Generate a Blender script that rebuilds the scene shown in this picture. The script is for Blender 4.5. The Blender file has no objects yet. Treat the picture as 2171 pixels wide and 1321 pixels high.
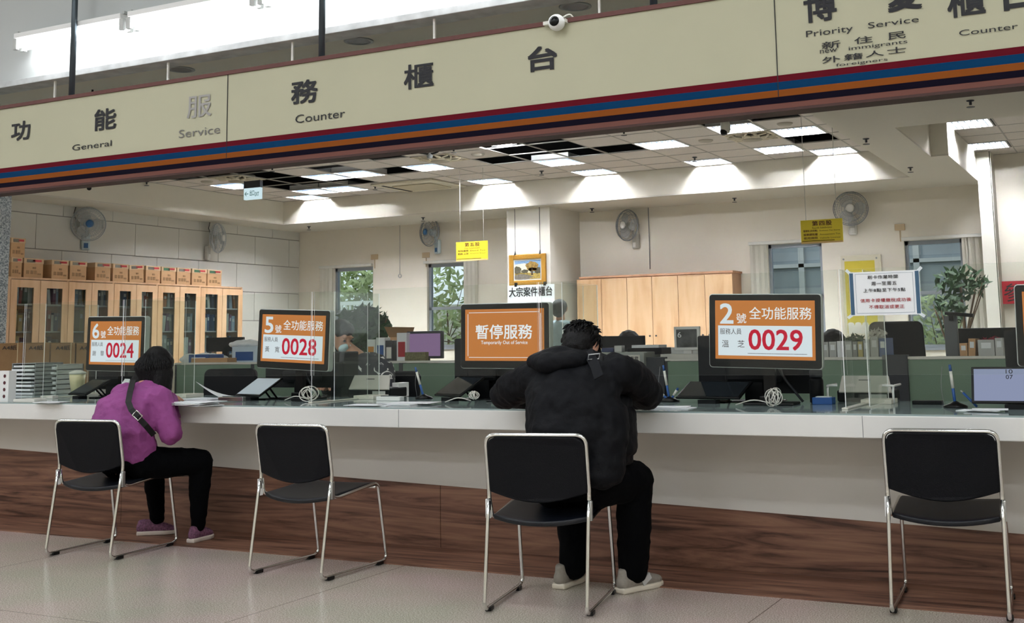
import bpy, bmesh, math, random
from mathutils import Vector, Matrix
random.seed(7)
PI = math.pi
D = bpy.data
COL = bpy.context.scene.collection
# ------------------------------------------------------------------ camera (photo is an off-centre crop, hence the lens shift)
CM = [[0.8883381281938939, 0.4588714723998841, -0.017098006156606824],
      [-0.07592342739875993, 0.11005518490578375, -0.991021437430785],
      [-0.45286974194462826, 0.8816602679563802, 0.1326053118773515]]
CF, CX, CY, CH = 2484.4, 1140.14, 387.5, 1.155
cd = D.cameras.new('camera'); cam = D.objects.new('camera', cd); COL.objects.link(cam)
cd.sensor_fit = 'HORIZONTAL'; cd.sensor_width = 36.0
cd.lens = CF / 2171 * 36.0
cd.shift_x = (1085.5 - CX) / 2171; cd.shift_y = (CY - 660.5) / 2171
cd.clip_start = 0.05; cd.clip_end = 200
r0, r1, r2 = [Vector(r) for r in CM]
m3 = Matrix((r0, -r1, -r2)).transposed()
cam.matrix_world = Matrix.Translation((0, 0, CH)) @ m3.to_4x4()
sc = bpy.context.scene
sc.camera = cam
# ------------------------------------------------------------------ world, exposure
w = D.worlds.new('daylight'); sc.world = w; w.use_nodes = True
wn = w.node_tree.nodes; wl = w.node_tree.links
bg = wn['Background']; sky = wn.new('ShaderNodeTexSky'); sky.sky_type = 'HOSEK_WILKIE'; sky.turbidity = 6
sky.sun_direction = (-0.3, -0.5, 0.8)
hs = wn.new('ShaderNodeHueSaturation'); hs.inputs['Saturation'].default_value = 0.25
wl.new(sky.outputs[0], hs.inputs['Color']); wl.new(hs.outputs[0], bg.inputs[0])
bg.inputs[1].default_value = 8.0
sc.view_settings.view_transform = 'Standard'; sc.view_settings.look = 'None'
sc.view_settings.exposure = 0.0; sc.view_settings.gamma = 1.0
sc.view_settings.use_curve_mapping = False
sc.cycles.use_denoising = True
sc.cycles.max_bounces = 8; sc.cycles.diffuse_bounces = 4; sc.cycles.glossy_bounces = 3
sc.cycles.transparent_max_bounces = 24; sc.cycles.transmission_bounces = 4
sc.cycles.caustics_reflective = False; sc.cycles.caustics_refractive = False
sc.cycles.sample_clamp_indirect = 6.0
L_TROFFER = 350.0      # office ceiling lamps
L_TUBE = 20.0         # row of tubes over the counter
L_HALL = 24.0          # ceiling lamps of the waiting hall
L_SCREEN = 1.0


def at(px, py, X=None, Y=None, Z=None):
    """world point seen at a photo pixel, on the plane X=, Y= or Z="""
    c = ((px - CX) / CF, (py - CY) / CF, 1.0)
    d = r0 * c[0] + r1 * c[1] + r2 * c[2]
    o = Vector((0, 0, CH))
    t = (X - o.x) / d.x if X is not None else (Y - o.y) / d.y if Y is not None else (Z - o.z) / d.z
    return o + d * t


# ------------------------------------------------------------------ materials
def lin(h):
    h = h.lstrip('#')
    return tuple(((int(h[i:i + 2], 16) / 255) ** 2.2) for i in (0, 2, 4)) + (1.0,)


MC = {}


def mat(name, col='#808080', rough=0.6, metal=0.0, spec=0.5, noise=0.0, nscale=30.0, bump=0.0, bscale=60.0, coat=0.0):
    if name in MC: return MC[name]
    m = D.materials.new(name); m.use_nodes = True
    nt = m.node_tree; b = nt.nodes['Principled BSDF']
    c = lin(col)
    b.inputs['Base Color'].default_value = c
    b.inputs['Roughness'].default_value = rough
    b.inputs['Metallic'].default_value = metal
    b.inputs['Specular IOR Level'].default_value = spec
    b.inputs['Coat Weight'].default_value = coat
    if noise or bump:
        tc = nt.nodes.new('ShaderNodeTexCoord')
    if noise:
        n = nt.nodes.new('ShaderNodeTexNoise'); n.inputs['Scale'].default_value = nscale; n.inputs['Detail'].default_value = 5
        nt.links.new(tc.outputs['Object'], n.inputs['Vector'])
        r = nt.nodes.new('ShaderNodeValToRGB')
        r.color_ramp.elements[0].position = 0.3; r.color_ramp.elements[1].position = 0.7
        r.color_ramp.elements[0].color = tuple(x * (1 - noise) for x in c[:3]) + (1,)
        r.color_ramp.elements[1].color = tuple(min(1, x * (1 + noise)) for x in c[:3]) + (1,)
        nt.links.new(n.outputs[0], r.inputs[0]); nt.links.new(r.outputs[0], b.inputs['Base Color'])
    if bump:
        n2 = nt.nodes.new('ShaderNodeTexNoise'); n2.inputs['Scale'].default_value = bscale; n2.inputs['Detail'].default_value = 4
        nt.links.new(tc.outputs['Object'], n2.inputs['Vector'])
        bp = nt.nodes.new('ShaderNodeBump'); bp.inputs['Strength'].default_value = bump; bp.inputs['Distance'].default_value = 0.02
        nt.links.new(n2.outputs[0], bp.inputs['Height']); nt.links.new(bp.outputs[0], b.inputs['Normal'])
    MC[name] = m
    return m


def emat(name, col, strength):
    if name in MC: return MC[name]
    m = D.materials.new(name); m.use_nodes = True
    nt = m.node_tree; nt.nodes.remove(nt.nodes['Principled BSDF'])
    e = nt.nodes.new('ShaderNodeEmission'); e.inputs[0].default_value = lin(col); e.inputs[1].default_value = strength
    nt.links.new(e.outputs[0], nt.nodes['Material Output'].inputs[0])
    MC[name] = m
    return m


def glassmat(name, tint='#ffffff', refl=0.05, rough=0.0, haze=0.0):
    m = D.materials.new(name); m.use_nodes = True
    nt = m.node_tree; nt.nodes.remove(nt.nodes['Principled BSDF'])
    t = nt.nodes.new('ShaderNodeBsdfTransparent'); t.inputs[0].default_value = lin(tint)
    g = nt.nodes.new('ShaderNodeBsdfGlossy'); g.inputs['Roughness'].default_value = rough
    lw = nt.nodes.new('ShaderNodeLayerWeight'); pw = nt.nodes.new('ShaderNodeMath'); pw.operation = 'POWER'; pw.inputs[1].default_value = 3.5
    fr = nt.nodes.new('ShaderNodeMath'); fr.operation = 'MULTIPLY_ADD'; fr.inputs[1].default_value = 0.3; fr.inputs[2].default_value = refl
    nt.links.new(lw.outputs['Facing'], pw.inputs[0]); nt.links.new(pw.outputs[0], fr.inputs[0])
    mx = nt.nodes.new('ShaderNodeMixShader')
    nt.links.new(fr.outputs[0], mx.inputs[0]); nt.links.new(t.outputs[0], mx.inputs[1]); nt.links.new(g.outputs[0], mx.inputs[2])
    out = mx
    if haze:
        df = nt.nodes.new('ShaderNodeBsdfDiffuse'); df.inputs[0].default_value = (0.9, 0.9, 0.88, 1)
        m2 = nt.nodes.new('ShaderNodeMixShader'); m2.inputs[0].default_value = haze
        nt.links.new(mx.outputs[0], m2.inputs[1]); nt.links.new(df.outputs[0], m2.inputs[2]); out = m2
    nt.links.new(out.outputs[0], nt.nodes['Material Output'].inputs[0])
    MC[name] = m
    return m


def woodmat(name, c1, c2, c3, scale=(1.2, 14, 14), rough=0.4, dist=1.2):
    m = D.materials.new(name); m.use_nodes = True
    nt = m.node_tree; b = nt.nodes['Principled BSDF']; b.inputs['Roughness'].default_value = rough
    tc = nt.nodes.new('ShaderNodeTexCoord'); mp = nt.nodes.new('ShaderNodeMapping')
    mp.inputs['Scale'].default_value = scale
    nt.links.new(tc.outputs['Object'], mp.inputs[0])
    n = nt.nodes.new('ShaderNodeTexNoise'); n.inputs['Scale'].default_value = 1.0; n.inputs['Detail'].default_value = 7
    n.inputs['Roughness'].default_value = 0.62; n.inputs['Distortion'].default_value = dist
    nt.links.new(mp.outputs[0], n.inputs['Vector'])
    r = nt.nodes.new('ShaderNodeValToRGB'); e = r.color_ramp.elements
    e[0].position = 0.34; e[0].color = lin(c1); e[1].position = 0.66; e[1].color = lin(c3)
    k = e.new(0.47); k.color = lin(c2)
    nt.links.new(n.outputs[0], r.inputs[0]); nt.links.new(r.outputs[0], b.inputs['Base Color'])
    MC[name] = m
    return m


M_CREAM = mat('cream_paint', '#E9E4D5', 0.85, noise=0.02, nscale=2)
M_WALLBK = mat('warm_wall_paint', '#EAE3D4', 0.85, noise=0.02, nscale=2)
M_WALLGREY = mat('grey_wall_panel', '#DAD8D0', 0.7)
M_SOFFIT = mat('soffit_paint', '#D8D3C6', 0.9)
M_TILE = mat('ceiling_tile', '#DAD3CB', 0.95, noise=0.05, nscale=90)
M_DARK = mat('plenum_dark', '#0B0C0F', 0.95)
M_TBAR = mat('t_bar', '#A8A49C', 0.5)
M_WHITE = mat('white_plastic', '#E9E9E6', 0.4)
M_OFFW = mat('off_white', '#DAD8CF', 0.5)
M_PAPER = mat('paper', '#EEF1F3', 0.8)
M_BLACK = mat('black_plastic', '#060708', 0.35, spec=.3)
M_BLACKM = mat('matte_black', '#0E1013', 0.6, spec=.25)
M_DGREY = mat('dark_grey', '#33363A', 0.5)
M_GREY = mat('mid_grey', '#8A8D8C', 0.5)
M_LGREY = mat('light_grey', '#B9BBB8', 0.5)
M_CHROME = mat('chrome', '#D9D9D6', 0.18, metal=1.0)
M_STEEL = mat('satin_steel', '#B4B6B5', 0.35, metal=0.9)
M_DARKMETAL = mat('dark_metal', '#4B5358', 0.4, metal=0.7)
M_SILVER = mat('silver_shell', '#C9CBC9', 0.35, metal=0.2)
M_LAM = mat('white_laminate', '#DEDEDA', 0.35, noise=0.015, nscale=3)
M_LAM2 = mat('white_panel', '#DAD8D1', 0.45, noise=0.015, nscale=3)
M_WOOD = woodmat('walnut', '#3E261C', '#725041', '#946E59', (0.8, 10, 13), 0.45, 2.0)
M_BEECH = woodmat('beech', '#CDA077', '#DAB088', '#E2BC96', (6, 6, 0.9), 0.5, 0.5)
M_BEECHD = woodmat('beech_dark', '#A87C5E', '#B68868', '#BE9072', (6, 6, 0.9), 0.5, 0.5)
M_GREEN = mat('green_fabric_panel', '#768C7A', 0.85, noise=0.06, nscale=200)
M_VINYL = mat('black_vinyl', '#080B12', 0.5, spec=.2, bump=0.2, bscale=260)
M_SEAT = mat('black_seat_vinyl', '#10141B', 0.4, spec=.4, bump=0.15, bscale=260)
M_CARD = mat('cardboard', '#C29A72', 0.85, noise=0.04, nscale=20)
M_CARDD = mat('cardboard_dark', '#8A6A48', 0.85, noise=0.06, nscale=20)
M_RED = mat('red_ink', '#A8232B', 0.6)
M_DGREEN = mat('green_ink', '#3C6248', 0.6)
M_INK = mat('black_ink', '#15151A', 0.6)
M_BLUE = mat('blue_plastic', '#1F4E8C', 0.45)
M_YEL = mat('yellow_board', '#EFD93B', 0.5)
M_SKIN = mat('skin', '#C08D74', 0.55)
M_BLIND = mat('blind_fabric', '#D9D5C8', 0.8)
M_ALU = mat('window_aluminium', '#8B929A', 0.45, metal=0.3)
M_LEAF = mat('leaf_green', '#2E4A2C', 0.6, noise=0.35, nscale=8)
M_LEAF2 = mat('leaf_garden', '#B4C28E', 0.7, noise=0.4, nscale=2)
M_ACR = glassmat('acrylic', '#FAFCFA', refl=.008, haze=0.007)
M_EDGE = mat('acrylic_edge', '#F2F4F2', 0.3)
M_PANE = glassmat('window_glass', '#DDE4E6', haze=0.0)
M_DESKGL = mat('desk_glass', '#8FA09F', 0.07, spec=0.8)
M_GRAN = mat('granite', '#8F969A', 0.4)

# speckled hall floor with joints
def floor_mat():
    m = D.materials.new('granite_floor'); m.use_nodes = True
    nt = m.node_tree; b = nt.nodes['Principled BSDF']
    tc = nt.nodes.new('ShaderNodeTexCoord')
    n = nt.nodes.new('ShaderNodeTexNoise'); n.inputs['Scale'].default_value = 160; n.inputs['Detail'].default_value = 3
    n2 = nt.nodes.new('ShaderNodeTexNoise'); n2.inputs['Scale'].default_value = 1.3; n2.inputs['Detail'].default_value = 4
    nt.links.new(tc.outputs['Object'], n.inputs['Vector']); nt.links.new(tc.outputs['Object'], n2.inputs['Vector'])
    r = nt.nodes.new('ShaderNodeValToRGB'); e = r.color_ramp.elements
    e[0].position = 0.36; e[0].color = lin('#A29B94'); e[1].position = 0.64; e[1].color = lin('#E6E0DA')
    k = e.new(0.5); k.color = lin('#C6BFB8')
    r2 = nt.nodes.new('ShaderNodeValToRGB'); e = r2.color_ramp.elements
    e[0].position = 0.35; e[0].color = lin('#DCE0D2'); e[1].position = 0.65; e[1].color = lin('#F2E2E2')
    mx = nt.nodes.new('ShaderNodeMix'); mx.data_type = 'RGBA'; mx.blend_type = 'MULTIPLY'; mx.inputs[0].default_value = 1
    nt.links.new(n.outputs[0], r.inputs[0]); nt.links.new(n2.outputs[0], r2.inputs[0])
    nt.links.new(r.outputs[0], mx.inputs[6]); nt.links.new(r2.outputs[0], mx.inputs[7])
    # joints
    mp = nt.nodes.new('ShaderNodeMapping'); mp.inputs['Location'].default_value = (1.53, 0.28, 0)
    mp.inputs['Rotation'].default_value = (0, 0, 0.0)
    nt.links.new(tc.outputs['Object'], mp.inputs[0])
    br = nt.nodes.new('ShaderNodeTexBrick'); br.offset = 0.0; br.inputs['Scale'].default_value = 1.0
    br.inputs['Mortar Size'].default_value = 0.003; br.inputs['Brick Width'].default_value = 2.0; br.inputs['Row Height'].default_value = 2.0
    br.inputs['Color1'].default_value = (1, 1, 1, 1); br.inputs['Color2'].default_value = (1, 1, 1, 1)
    br.inputs['Mortar'].default_value = (0.45, 0.42, 0.4, 1)
    nt.links.new(mp.outputs[0], br.inputs['Vector'])
    m2 = nt.nodes.new('ShaderNodeMix'); m2.data_type = 'RGBA'; m2.blend_type = 'MULTIPLY'; m2.inputs[0].default_value = 1
    nt.links.new(mx.outputs[2], m2.inputs[6]); nt.links.new(br.outputs[0], m2.inputs[7])
    nt.links.new(m2.outputs[2], b.inputs['Base Color'])
    b.inputs['Roughness'].default_value = 0.2
    b.inputs['Specular IOR Level'].default_value = 0.7
    MC['granite_floor'] = m
    return m


M_FLOOR = floor_mat()
nt = M_GRAN.node_tree; tc = nt.nodes.new('ShaderNodeTexCoord'); vn = nt.nodes.new('ShaderNodeTexNoise'); vn.inputs['Scale'].default_value = 75
vn.inputs['Detail'].default_value = 3
rr = nt.nodes.new('ShaderNodeValToRGB'); rr.color_ramp.elements[0].position = .4; rr.color_ramp.elements[0].color = lin('#5D666C')
rr.color_ramp.elements[1].position = .6; rr.color_ramp.elements[1].color = lin('#BCC1C2')
nt.links.new(tc.outputs['Object'], vn.inputs['Vector']); nt.links.new(vn.outputs[0], rr.inputs[0]); nt.links.new(rr.outputs[0], nt.nodes['Principled BSDF'].inputs['Base Color'])

# ------------------------------------------------------------------ mesh helpers
def B(): return bmesh.new()


def box(bm, x0, x1, y0, y1, z0, z1, mi=0, M=None):
    vs = [Vector((x, y, z)) for z in (z0, z1) for y in (y0, y1) for x in (x0, x1)]
    if M is not None: vs = [M @ v for v in vs]
    v = [bm.verts.new(p) for p in vs]
    for f in ((0, 2, 3, 1), (4, 5, 7, 6), (0, 1, 5, 4), (2, 6, 7, 3), (0, 4, 6, 2), (1, 3, 7, 5)):
        fc = bm.faces.new([v[i] for i in f]); fc.material_index = mi
    return v


def cbox(bm, c, s, mi=0, R=None):
    """box by centre and size, R a rotation matrix (4x4) about the centre"""
    M = Matrix.Translation(c) @ (R if R is not None else Matrix())
    return box(bm, -s[0] / 2, s[0] / 2, -s[1] / 2, s[1] / 2, -s[2] / 2, s[2] / 2, mi, M)


def tube(bm, pts, r, n=8, closed=False, mi=0, caps=True):
    pts = [Vector(p) for p in pts]; N = len(pts)
    rs = r if isinstance(r, (list, tuple)) else [r] * N
    rings = []; up = None
    for i, p in enumerate(pts):
        if closed: t = pts[(i + 1) % N] - pts[i - 1]
        else: t = pts[min(i + 1, N - 1)] - pts[max(i - 1, 0)]
        if t.length < 1e-9: t = Vector((0, 0, 1))
        t.normalize()
        if up is None:
            up = Vector((0, 0, 1)) if abs(t.z) < 0.9 else Vector((1, 0, 0))
        a = t.cross(up)
        if a.length < 1e-6: a = t.orthogonal()
        a.normalize(); b = a.cross(t); up = b
        rings.append([bm.verts.new(p + (a * math.cos(2 * PI * k / n) + b * math.sin(2 * PI * k / n)) * rs[i]) for k in range(n)])
    for i in range(N if closed else N - 1):
        A = rings[i]; C = rings[(i + 1) % N]
        for k in range(n):
            f = bm.faces.new((A[k], A[(k + 1) % n], C[(k + 1) % n], C[k])); f.smooth = True; f.material_index = mi
    if not closed and caps:
        for A, rev in ((rings[0], False), (rings[-1], True)):
            f = bm.faces.new(A if rev else A[::-1]); f.material_index = mi


def rounded(pts, r, seg=4):
    """polyline with its inner corners rounded"""
    pts = [Vector(p) for p in pts]; out = [pts[0]]
    for i in range(1, len(pts) - 1):
        a, b, c = pts[i - 1], pts[i], pts[i + 1]
        d1 = (a - b); d2 = (c - b); q = min(r, d1.length * .49, d2.length * .49)
        p1 = b + d1.normalized() * q; p2 = b + d2.normalized() * q
        for k in range(seg + 1):
            t = k / seg
            out.append(p1 * (1 - t) ** 2 + b * 2 * t * (1 - t) + p2 * t * t)
    out.append(pts[-1])
    return out


def lathe(bm, prof, c=(0, 0, 0), n=20, M=None, mi=0, smooth=True):
    c = Vector(c); rings = []
    for r, z in prof:
        ring = []
        for k in range(n):
            p = Vector((r * math.cos(2 * PI * k / n), r * math.sin(2 * PI * k / n), z))
            if M is not None: p = M @ p
            ring.append(bm.verts.new(c + p))
        rings.append(ring)
    for a, b in zip(rings, rings[1:]):
        for k in range(n):
            f = bm.faces.new((a[k], a[(k + 1) % n], b[(k + 1) % n], b[k])); f.smooth = smooth; f.material_index = mi
    for ring, rev in ((rings[0], True), (rings[-1], False)):
        f = bm.faces.new(ring[::-1] if rev else ring); f.material_index = mi


def prism(bm, poly, d0, d1, axis='y', mi=0, M=None):
    """2-D polygon extruded along an axis; poly given in the other two axes"""
    def P(u, v, d):
        p = Vector((u, d, v)) if axis == 'y' else Vector((d, u, v)) if axis == 'x' else Vector((u, v, d))
        return M @ p if M is not None else p
    a = [bm.verts.new(P(u, v, d0)) for u, v in poly]; b = [bm.verts.new(P(u, v, d1)) for u, v in poly]
    n = len(poly)
    for f in (a[::-1], b): bm.faces.new(f).material_index = mi
    for k in range(n): bm.faces.new((a[k], a[(k + 1) % n], b[(k + 1) % n], b[k])).material_index = mi


def rrect(x0, x1, z0, z1, r, seg=5):
    out = []
    for cx, cz, a0 in ((x1 - r, z1 - r, 0), (x0 + r, z1 - r, 90), (x0 + r, z0 + r, 180), (x1 - r, z0 + r, 270)):
        for k in range(seg + 1):
            a = math.radians(a0 + 90 * k / seg); out.append((cx + r * math.cos(a), cz + r * math.sin(a)))
    return out


def obj(name, bm, m, parent=None, bevel=0, loc=None, rz=None, smooth=False, recalc=True):
    if recalc: bmesh.ops.recalc_face_normals(bm, faces=bm.faces)
    me = D.meshes.new(name); bm.to_mesh(me); bm.free()
    for q in (m if isinstance(m, (list, tuple)) else [m]): me.materials.append(q)
    if smooth:
        for p in me.polygons: p.use_smooth = True
    o = D.objects.new(name, me); COL.objects.link(o)
    if parent is not None: o.parent = parent
    if loc is not None: o.location = loc
    if rz is not None: o.rotation_euler = (0, 0, rz)
    if bevel:
        b = o.modifiers.new('bevel', 'BEVEL'); b.width = bevel; b.segments = 2; b.limit_method = 'ANGLE'; b.angle_limit = 0.7
    return o


def tag(o, label, cat, group=None, kind=None):
    o['label'] = label; o['category'] = cat
    if group: o['group'] = group
    if kind: o['kind'] = kind
    return o


def thing(name, label, cat, loc=(0, 0, 0), rz=0, group=None, rot=None):
    o = D.objects.new(name, None); COL.objects.link(o); o.empty_display_size = 0.1
    o.location = loc; o.rotation_euler = rot if rot else (0, 0, rz)
    return tag(o, label, cat, group)


def struct(name, bm, m, **k):
    o = obj(name, bm, m, **k); o['kind'] = 'structure'
    return o


def dup(src, loc=None, rz=None, label=None, group=None, parent=None):
    c = src.copy(); COL.objects.link(c)
    if parent is not None: c.parent = parent
    if loc is not None: c.location = loc
    if rz is not None: c.rotation_euler = (0, 0, rz)
    if label: c['label'] = label
    if group: c['group'] = group
    for ch in [o for o in D.objects if o.parent == src]: dup(ch, parent=c)
    return c


FONT = D.fonts.load('<builtin>')


def text_mesh(s, bold=0.0, spacing=1.0, shear=0.0, extrude=0.0):
    cu = D.curves.new('t', 'FONT'); cu.body = s; cu.font = FONT; cu.size = 1.0
    cu.offset = bold; cu.space_character = spacing; cu.shear = shear; cu.resolution_u = 3; cu.extrude = extrude
    o = D.objects.new('t', cu); COL.objects.link(o)
    dg = bpy.context.evaluated_depsgraph_get(); dg.update()
    me = D.meshes.new_from_object(o.evaluated_get(dg))
    D.objects.remove(o); D.curves.remove(cu)
    return me


class Letters:
    """lettering of one carrier: strings fitted to boxes in the x-z plane"""
    def __init__(s): s.bm = B(); s.mats = []
    def add(s, txt, x0, x1, z0, z1, m, y=0.0, bold=0.0, spacing=1.0, M=None):
        if m not in s.mats: s.mats.append(m)
        if bold:      # heavier strokes: the same outline laid down five times, slightly shifted
            b_ = bold * (z1 - z0) * .55
            for q, (dx, dz) in enumerate(((-b_, -b_), (b_, -b_), (-b_, b_), (b_, b_), (0, 0))):
                s.add(txt, x0 + b_ + dx, x1 - b_ + dx, z0 + b_ + dz, z1 - b_ + dz, m, y - .0003 * q, 0, spacing, M)
            return
        mi = s.mats.index(m); me = text_mesh(txt, 0, spacing)
        if not me.vertices: return
        xs = [v.co.x for v in me.vertices]; ys = [v.co.y for v in me.vertices]
        ax, bx, ay, by = min(xs), max(xs), min(ys), max(ys)
        for v in me.vertices:
            p = Vector((x0 + (v.co.x - ax) / max(1e-6, bx - ax) * (x1 - x0), y, z0 + (v.co.y - ay) / max(1e-6, by - ay) * (z1 - z0)))
            v.co = M @ p if M is not None else p
        n0 = len(s.bm.faces); s.bm.from_mesh(me); s.bm.faces.ensure_lookup_table()
        for f in s.bm.faces[n0:]: f.material_index = mi
        D.meshes.remove(me)
    def quad(s, x0, x1, z0, z1, m, y=0.0):
        if m not in s.mats: s.mats.append(m)
        v = [s.bm.verts.new((x, y, z)) for x, z in ((x0, z0), (x1, z0), (x1, z1), (x0, z1))]
        s.bm.faces.new(v).material_index = s.mats.index(m)
    def build(s, name, parent=None): return obj(name, s.bm, s.mats, parent, recalc=False)


# hulls and blobs for bodies
def hull(bm, ells):
    """closed convex skin around a few ellipsoids (x,y,z,rx[,ry,rz])"""
    t = B(); vs = []
    for e in ells:
        c = Vector(e[:3]); r = e[3:] if len(e) > 4 else (e[3],) * 3
        q = B(); bmesh.ops.create_icosphere(q, subdivisions=2, radius=1)
        for v in q.verts: t.verts.new(c + Vector((v.co.x * r[0], v.co.y * r[1], v.co.z * r[2])))
        q.free()
    bmesh.ops.convex_hull(t, input=t.verts)
    bmesh.ops.delete(t, geom=[v for v in t.verts if not v.link_faces], context='VERTS')
    me = D.meshes.new('h'); t.to_mesh(me); t.free(); bm.from_mesh(me); D.meshes.remove(me)


def chain(bm, pts):
    for a, b in zip(pts, pts[1:]): hull(bm, [a, b])


def blob(name, bm, m, parent=None, voxel=0.01, smooth=8, disp=0.0, dscale=0.08):
    o = obj(name, bm, m, parent)
    r = o.modifiers.new('remesh', 'REMESH'); r.mode = 'VOXEL'; r.voxel_size = voxel; r.use_smooth_shade = True
    s = o.modifiers.new('smooth', 'SMOOTH'); s.iterations = smooth; s.factor = 0.5
    if disp:
        t = D.textures.new(name + '_folds', 'CLOUDS'); t.noise_scale = dscale; t.noise_depth = 2
        d = o.modifiers.new('folds', 'DISPLACE'); d.texture = t; d.strength = disp; d.mid_level = 0.5
        d.texture_coords = 'LOCAL'
    return o


def lock(bm, p, d, L, r, sag, n=5, sides=4):
    pts = []; rs = []
    p = Vector(p); d = Vector(d)
    for i in range(n):
        t = i / (n - 1)
        pts.append(p + d * (L * t) + Vector((0, 0, -sag * t * t))); rs.append(r * (1 - 0.8 * t) + 0.0006)
    tube(bm, pts, rs, sides)


# ------------------------------------------------------------------ room shell
HS = 3.15      # soffit height
HC = 3.536     # recessed grid ceiling height
HH = 4.3       # hall ceiling
YB = 16.85     # back wall
XL = -13.54    # left wall of the office
bm = B(); box(bm, -16, 5, -6, 18, -0.12, 0); struct('floor', bm, M_FLOOR)
bm = B(); box(bm, XL, 4, 6.5, YB, 0, .004); struct('floor_bounce_layer', bm, mat('pale_bounce_floor', '#D6D2C6', .5))  # mostly unseen pale layer added over the floor to bounce light into the office
# back wall with window openings
WIN = [(-12.76, -11.91, 1.0, 2.47), (-10.80, -10.03, 1.05, 2.46), (-4.88, -4.08, 0.95, 2.48), (-2.93, -2.155, 0.95, 2.43)]
bm = B(); xs = XL - .2
for (a, b_, z0, z1) in WIN:
    box(bm, xs, a, YB, YB + .2, 0, 3.9); box(bm, a, b_, YB, YB + .2, 0, z0); box(bm, a, b_, YB, YB + .2, z1, 3.9); xs = b_
box(bm, xs, 3, YB, YB + .2, 0, 3.9)
struct('wall_back', bm, M_WALLBK)
bm = B(); box(bm, XL - .2, XL, 6.2, YB, 0, 3.9, 0)
y = 6.2
zs = [0, .6, 1.08, 1.556, 2.04, 2.512, 2.997, 3.3]
for i in range(len(zs) - 1):
    yy = 6.2 - (i % 2) * 0.45
    while yy < YB:
        y0 = max(6.2, yy); y1 = min(YB, yy + .9)
        if y1 - y0 > .02: box(bm, XL, XL + .018, y0 + .004, y1 - .004, zs[i] + .006, zs[i + 1] - .006, 1)
        yy += .9
struct('wall_left', bm, [mat('wall_joint', '#98958E', .8), M_WALLGREY])
# pillar in the middle of the back wall, end pillar on the right
bm = B(); box(bm, -8.66, -7.92, 15.79, YB, 0, HS); struct('wall_column', bm, mat('pillar_paint', '#E6E2D6', .8))
bm = B(); box(bm, -1.86, -1.70, 16.45, YB, 0, HC); box(bm, -1.69, -1.685, 16.46, YB, 0, HC)
struct('wall_pillar', bm, mat('pillar_paint', '#E6E2D6', .8))
# hall shell
bm = B(); box(bm, -16, 5, -6.2, -6, 0, 4.4); struct('wall_front', bm, M_CREAM)
bm = B(); box(bm, 4, 4.2, -6, YB, 0, 4.4); struct('wall_right', bm, M_CREAM)
bm = B(); box(bm, -16.2, -16, -6, 6.2, 0, 4.4); struct('wall_hall_left', bm, M_CREAM)
bm = B(); box(bm, -16, XL - .2, 6.0, 6.2, 0, 4); struct('wall_side', bm, M_CREAM)
bm = B(); box(bm, -16, 4, -6, 6.0, HH, HH + .1); struct('ceiling', bm, mat('hall_ceiling', '#BFC3C2', .9))
# bulkhead over the counter: bright face, ledge
bm = B(); box(bm, -16, 4, 6.0, 6.12, HS, HH); struct('wall_bulkhead', bm, mat('bulkhead', '#BFC3C1', .85))
bm = B(); box(bm, -16, 4, 5.955, 6.13, HS - .012, HS + .035); struct('trim_1', bm, mat('ledge', '#B9BCBB', .5, noise=.25, nscale=7), bevel=.004)
# soffit with two recesses
CX0, CX1, CY0, CY1 = -12.84, -2.58, 9.64, 15.55
bm = B()
for a in ((XL, 4, 6.1, CY0), (XL, CX0, CY0, YB), (CX0, CX1, CY1, YB), (CX1, -2.05, CY0, YB),
          (-2.05, 4, CY0, 11.65), (-2.05, -1.86, 13.85, YB)):
    box(bm, a[0], a[1], a[2], a[3], HS, HS + .02)
struct('ceiling_soffit', bm, M_SOFFIT)
bm = B(); t = .03
box(bm, CX0 - t, CX0, CY0, CY1, HS + .02, HC); box(bm, CX1, CX1 + t, CY0, CY1, HS + .02, HC)
box(bm, CX0 - t, CX1 + t, CY1, CY1 + t, HS + .02, HC); box(bm, CX0 - t, CX1 + t, CY0 - t, CY0, HS + .02, HC)
box(bm, -2.05 - t, -2.05, 11.65, 13.85, HS + .02, HC); box(bm, -2.05, -1.86, 13.85, 13.88, HS + .02, HC)
box(bm, -1.89, -1.86, 13.88, YB, HS + .02, HC); box(bm, -2.05, 4, 11.62, 11.65, HS + .02, HC)
struct('ceiling_recess_face', bm, M_CREAM)
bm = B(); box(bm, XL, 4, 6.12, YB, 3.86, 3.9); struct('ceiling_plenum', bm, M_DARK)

# ------------------------------------------------------------------ ceiling grid
GX, GP, GY, GQ = -4.92, .575, 13.24, .6
def cell(i, j): return GX + i * GP, GX + (i + 1) * GP, GY + j * GQ, GY + (j + 1) * GQ
LIGHTS = [(-13, 0), (-10, 0), (-9, 0), (-7, 0), (-12, 2), (-11, 2), (-13, 3), (-7, 3), (-4, 1), (-4, 3), (-1, 0), (-1, 3), (1, -1), (2, 0), (1, 2), (2, 3)]
HOLES = [(-3, -1), (-4, -1), (-3, -2), (-4, -2), (-3, 0), (-2, 0), (-4, 0), (-5, 0), (1, -2), (2, -2), (2, 1), (-7, -2), (-9, -1), (-8, 0),
         (-11, 1), (-12, 1), (-11, -2), (-12, -2), (-11, -1), (-12, 0), (-11, 0), (-10, 1), (-13, -2)]
bm = B()
for i in range(-14, 5):
    for j in range(-6, 4):
        if (i, j) in LIGHTS or (i, j) in HOLES: continue
        x0, x1, y0, y1 = cell(i, j)
        if i == 3: x1 = CX1
        x0 = max(x0, CX0); x1 = min(x1, CX1); y1 = min(y1, CY1)
        if x1 - x0 < .03 or y1 - y0 < .03: continue
        box(bm, x0 + .008, x1 - .008, y0 + .008, y1 - .008, HC + .004, HC + .016)
struct('ceiling_tiles', bm, M_TILE)
bm = B()
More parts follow.
